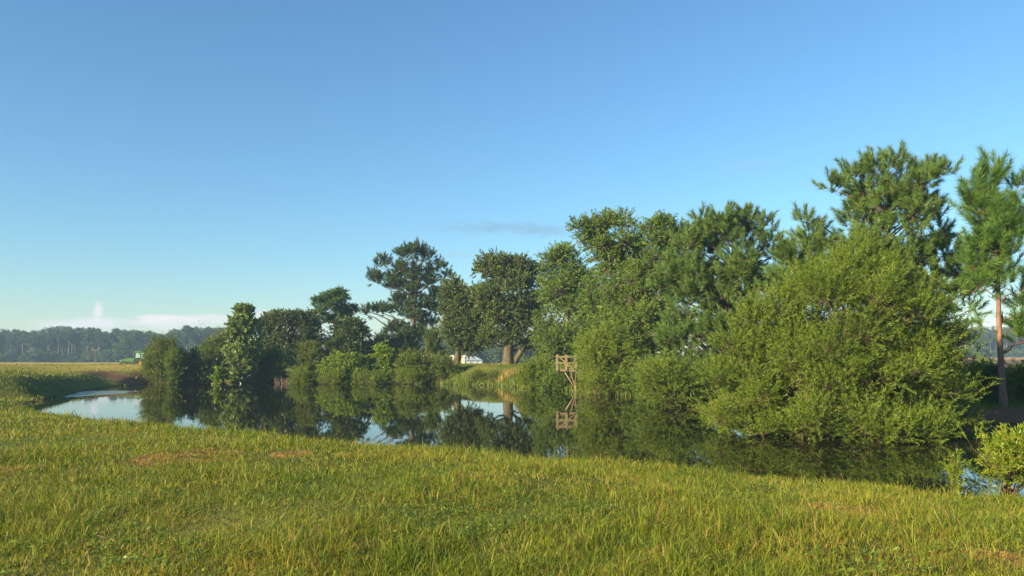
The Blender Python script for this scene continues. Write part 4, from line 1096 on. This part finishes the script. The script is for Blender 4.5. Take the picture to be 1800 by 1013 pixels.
def build_grass():
    nt_, k = 66000, 10
    r = np.exp(rng.uniform(math.log(3.6), math.log(130), nt_)) ; az = np.radians(rng.uniform(-42, 42, nt_))
    # fewer far away, where blades are wider than they are apart
    keep = rng.uniform(size=nt_) < np.where(r < 45, 1, .75); r, az = r[keep], az[keep]
    TX, TY = r * np.sin(az), r * np.cos(az)
    keep = (pond_sd(np.stack((TX, TY), 1)) > -.15) & ~((TX > 26) & (TY > 58)); TX, TY, r = TX[keep], TY[keep], r[keep]
    so = soil_amount(TX, TY); keep = rng.uniform(size=len(TX)) > so * np.where(r < 30, .8, .93); TX, TY, r = TX[keep], TY[keep], r[keep]
    n = len(TX)
    lod = np.clip(r / 9.0, 1, 14)
    spread = .05 * np.clip(r / 6, .8, 10)
    X = (TX[:, None] + rng.normal(0, 1, (n, k)) * spread[:, None]).ravel(); Y = (TY[:, None] + rng.normal(0, 1, (n, k)) * spread[:, None]).ravel()
    hmod = 1 + .9 * wave(TX, TY, 2.2, 21) + .7 * wave(TX, TY, .7, 22) + .5 * wave(TX, TY, 5.5, 23)
    hh = np.clip(.095 * hmod * rng.lognormal(0, .38, n), .025, .30)
    edge = pond_sd(np.stack((TX, TY), 1)); hh *= 1 + .55 * np.exp(-((edge - 1.2) / 2.5) ** 2)
    H = (hh[:, None] * rng.uniform(.5, 1.2, (n, k))).ravel()
    W = (.0058 * lod[:, None] * rng.uniform(.7, 1.3, (n, k))).ravel()
    ta = rng.uniform(0, 2 * PI, n)
    A = (ta[:, None] + rng.normal(0, 1.1, (n, k))).ravel(); Ln = np.clip(rng.normal(.95, .5, n * k), .05, 2.2)
    blades('meadow_grass', X, Y, H, W, Ln, A, grass_mat(), 'uneven yellow green meadow grass covering the banks', 'grass')
    # seed stalks
    n = 2400; r = np.exp(rng.uniform(math.log(4.5), math.log(40), n)); az = np.radians(rng.uniform(-40, 40, n)); X, Y = r * np.sin(az), r * np.cos(az)
    ok = (pond_sd(np.stack((X, Y), 1)) > .2) & (wave(X, Y, .9, 33) > -.1); X, Y, r = X[ok], Y[ok], r[ok]; n = len(X)
    blades('seed_stalks', X, Y, rng.uniform(.10, .24, n), .0035 * np.clip(r / 7, 1, 8), rng.uniform(.3, 1.0, n), rng.uniform(0, 6.3, n), M['reed'], 'thin pale seed stalks scattered through the meadow grass', 'grass')
    # clover and broad weeds between the blades
    nc, kc = 2600, 9; r = np.exp(rng.uniform(math.log(4.5), math.log(24), nc)); az = np.radians(rng.uniform(-40, 40, nc)); TX, TY = r * np.sin(az), r * np.cos(az)
    ok = (pond_sd(np.stack((TX, TY), 1)) > .5) & (wave(TX, TY, 1.1, 41) > .05); TX, TY = TX[ok], TY[ok]; n = len(TX)
    X = (TX[:, None] + rng.normal(0, .06, (n, kc))).ravel(); Y = (TY[:, None] + rng.normal(0, .06, (n, kc))).ravel()
    P = np.stack((X, Y, height(X, Y) + rng.uniform(.02, .075, n * kc)), 1); a = rng.uniform(0, 6.3, n * kc)
    dv = unit(np.stack((np.cos(a), np.sin(a), rng.uniform(.0, .7, n * kc)), 1)); nv = unit(np.array((0, 0, 1.0)) + rng.normal(0, .3, (n * kc, 3))); nv = unit(nv - dv * np.sum(nv * dv, 1, keepdims=True))
    v, q, _ = cards(P, dv, nv, rng.uniform(.03, .065, n * kc), rng.uniform(.02, .035, n * kc))
    tag(link('broadleaf_weeds', np_mesh('broadleaf_weeds', v, quads=q), M['broad']), 'low broad leaved weeds growing among the meadow grass', 'weeds', kind='stuff')
    # straw in the bare patches
    sx, sy = [], []
    for cx, cy, rx, ry in STRAW:
        q = int(2200 * min(1.5, rx * ry / .2)) + 700
        a = rng.uniform(0, 2 * PI, q); u = np.sqrt(rng.uniform(0, 1.3, q)); sx.append(cx + rx * u * np.cos(a)); sy.append(cy + ry * u * np.sin(a))
    X, Y = np.concatenate(sx), np.concatenate(sy); n = len(X); rr = np.hypot(X, Y)
    blades('dead_grass', X, Y, rng.uniform(.02, .06, n), .006 * np.clip(rr / 8, 1, 5), rng.uniform(1.5, 4.0, n), rng.normal(0.2, .9, n), M['straw'], 'brown dead grass lying in bare patches of the meadow', 'dead grass')
    # dry reeds and tall grass on the far shore
    n = 950
    px = rng.normal(891, 8, n); Yd = 77.6 + rng.uniform(-.9, .9, n); X = (px - CX) / FPX * Yd
    blades('dry_reeds', X, Yd, rng.uniform(.35, .95, n), np.full(n, .04), rng.uniform(.1, .5, n), rng.uniform(0, 6.3, n), M['reed'], 'tan dry reeds standing at the far waterline', 'reeds', z=np.maximum(height(X, Yd), -.05))
    # fringe of tall green grass along the far and left shore
    pts = []
    idx = list(range(21, len(POND))) + [0]
    for a, b in zip(idx[:-1], idx[1:]):
        A, B = POND[a], POND[b]; m = int(np.linalg.norm(B - A) * (95 if A[0] > -29 and B[0] > -32 else 0)); t = rng.uniform(0, 1, m)[:, None]; pts.append(A + (B - A) * t)
    Q = np.concatenate(pts); Q = Q + rng.normal(0, .55, Q.shape)
    n = len(Q); left = (Q[:, 0] < -30)
    blades('shore_grass', Q[:, 0], Q[:, 1], rng.uniform(.25, .85, n) * np.where(left, .15, 1), np.full(n, .045), rng.uniform(.1, .8, n), rng.uniform(0, 6.3, n), M['shrub'], 'tall rough grass fringing the far shore of the pond', 'grass', z=np.maximum(height(Q[:, 0], Q[:, 1]), -.05))
build_grass()

# ------------------------------------------------------------------ light, sky, air
SUN_AZ, SUN_EL = math.radians(-126), math.radians(18.5)      # azimuth from the view direction (+y) towards +x
sv = Vector((math.sin(SUN_AZ) * math.cos(SUN_EL), math.cos(SUN_AZ) * math.cos(SUN_EL), math.sin(SUN_EL)))
ld = bpy.data.lights.new('sun', 'SUN'); ld.energy = 4.4; ld.angle = math.radians(0.6); ld.color = (1.0, .80, .50)
lo = bpy.data.objects.new('sun', ld); COL.objects.link(lo); lo.rotation_euler = sv.to_track_quat('Z', 'Y').to_euler(); lo.location = (-60, -20, 60)

world = bpy.data.worlds.new('World'); scene.world = world; world.use_nodes = True
nt = world.node_tree; nt.nodes.clear()
wo = nt.nodes.new('ShaderNodeOutputWorld'); bg = nt.nodes.new('ShaderNodeBackground'); nt.links.new(bg.outputs[0], wo.inputs[0])
sky = nt.nodes.new('ShaderNodeTexSky'); sky.sky_type = 'NISHITA'; sky.sun_disc = False
sky.sun_elevation = SUN_EL; sky.sun_rotation = SUN_AZ
sky.air_density = 1.3; sky.dust_density = 0.0; sky.ozone_density = 8.0; sky.altitude = 0
tc = nt.nodes.new('ShaderNodeTexCoord'); sp = nt.nodes.new('ShaderNodeSeparateXYZ'); nt.links.new(tc.outputs['Generated'], sp.inputs[0])
ysafe = math_n(nt, 'MAXIMUM', sp.outputs['Y'], .05)
U = math_n(nt, 'DIVIDE', sp.outputs['X'], ysafe); Vv = math_n(nt, 'DIVIDE', sp.outputs['Z'], ysafe)
front = math_n(nt, 'GREATER_THAN', sp.outputs['Y'], .1)
cmb = nt.nodes.new('ShaderNodeCombineXYZ'); nt.links.new(U, cmb.inputs[0]); nt.links.new(math_n(nt, 'MULTIPLY', Vv, 3.0), cmb.inputs[1])
nzb = noise(nt, 26, 6, .6, vec=cmb.outputs[0]); nzf = noise(nt, 60, 6, .65, vec=cmb.outputs[0])
wb = nt.nodes.new('ShaderNodeVectorMath'); wb.operation = 'MULTIPLY'; wb.inputs[1].default_value = (0.97, 0.90, 0.78)   # white balance of the sky
nt.links.new(sky.outputs[0], wb.inputs[0]); col = wb.outputs[0]


def cloud(col, px, py, rx, ry, c, amt, soft=1.0, rag=.8, flat=False, nz=None):
    p = at(px, py, 1.0); u0, v0 = p[0], p[2] - CAMZ
    du = math_n(nt, 'MULTIPLY', math_n(nt, 'SUBTRACT', U, float(u0)), FPX / rx); dv = math_n(nt, 'MULTIPLY', math_n(nt, 'SUBTRACT', Vv, float(v0)), FPX / ry)
    if flat:       # flat-topped, fading downwards
        dv = math_n(nt, 'MAXIMUM', math_n(nt, 'MULTIPLY', dv, 2.2), math_n(nt, 'MULTIPLY', dv, -1.0))
    q = math_n(nt, 'SQRT', math_n(nt, 'ADD', math_n(nt, 'MULTIPLY', du, du), math_n(nt, 'MULTIPLY', dv, dv)))
    q = math_n(nt, 'ADD', q, math_n(nt, 'MULTIPLY', math_n(nt, 'SUBTRACT', nz or nzb, .5), rag * 2))
    f = math_n(nt, 'MULTIPLY', math_n(nt, 'SUBTRACT', 1.0, q), 1 / soft, True)
    f = math_n(nt, 'MULTIPLY', math_n(nt, 'MULTIPLY', f, amt), front)
    return mixc(nt, f, col, c)


CW = (3.5, 3.55, 3.65); CG = (1.2, 1.85, 2.45)
col = cloud(col, 170, 566, 120, 21, CW, .95, .8, .9, True)
col = cloud(col, 120, 572, 90, 16, CW, .7, .9, .9, True)
col = cloud(col, 173, 549, 11, 22, CW, 1.0, .8, .9, nz=nzf)
col = cloud(col, 325, 562, 105, 23, (3.75, 3.65, 3.65), 1.0, .7, .9, True)
col = cloud(col, 275, 558, 45, 14, (3.9, 3.7, 3.65), 1.0, .8, .9, True, nz=nzf)
col = cloud(col, 462, 558, 18, 14, (3.9, 3.7, 3.65), 1.0, .7, .8, nz=nzf)
col = cloud(col, 870, 400, 150, 15, CG, .6, 1.2, 1.2, nz=nzf)
col = cloud(col, 955, 407, 70, 15, CG, .5, 1.0, 1.0, nz=nzf)
col = cloud(col, 815, 449, 60, 8, (1.7, 2.4, 2.95), .4, 1.0, .9)
col = cloud(col, 1315, 290, 60, 18, (1.6, 2.3, 2.95), .25, 1.0, .9)
col = cloud(col, 290, 326, 70, 10, CG, .18, 1.0, .9)
nt.links.new(col, bg.inputs['Color']); bg.inputs['Strength'].default_value = 0.077

hm, nt2, out2 = new_mat('morning_haze')
pv = nt2.nodes.new('ShaderNodeVolumePrincipled'); pv.inputs['Color'].default_value = (.44, .70, 1.0, 1); pv.inputs['Density'].default_value = 0.00045; pv.inputs['Anisotropy'].default_value = .1
nt2.links.new(pv.outputs[0], out2.inputs['Volume'])
hb = bm_obj('haze', lambda bm: box(bm, (0, 0, 12.5), (1700, 1700, 31)), hm, None)
tag(hb, 'thin pale morning haze over the pond and fields', 'haze', kind='stuff')

# ------------------------------------------------------------------ render settings
scene.render.engine = 'CYCLES'
cy = scene.cycles
cy.use_denoising = True; cy.denoiser = 'OPENIMAGEDENOISE'
cy.max_bounces = 8; cy.diffuse_bounces = 3; cy.glossy_bounces = 4; cy.transmission_bounces = 4; cy.volume_bounces = 0; cy.transparent_max_bounces = 6
cy.use_adaptive_sampling = True; cy.adaptive_threshold = 0.012
cy.caustics_reflective = False; cy.caustics_refractive = False
cy.sample_clamp_indirect = 8
vs = scene.view_settings
vs.view_transform = 'Standard'; vs.look = 'None'; vs.exposure = 1.72; vs.gamma = 1.0
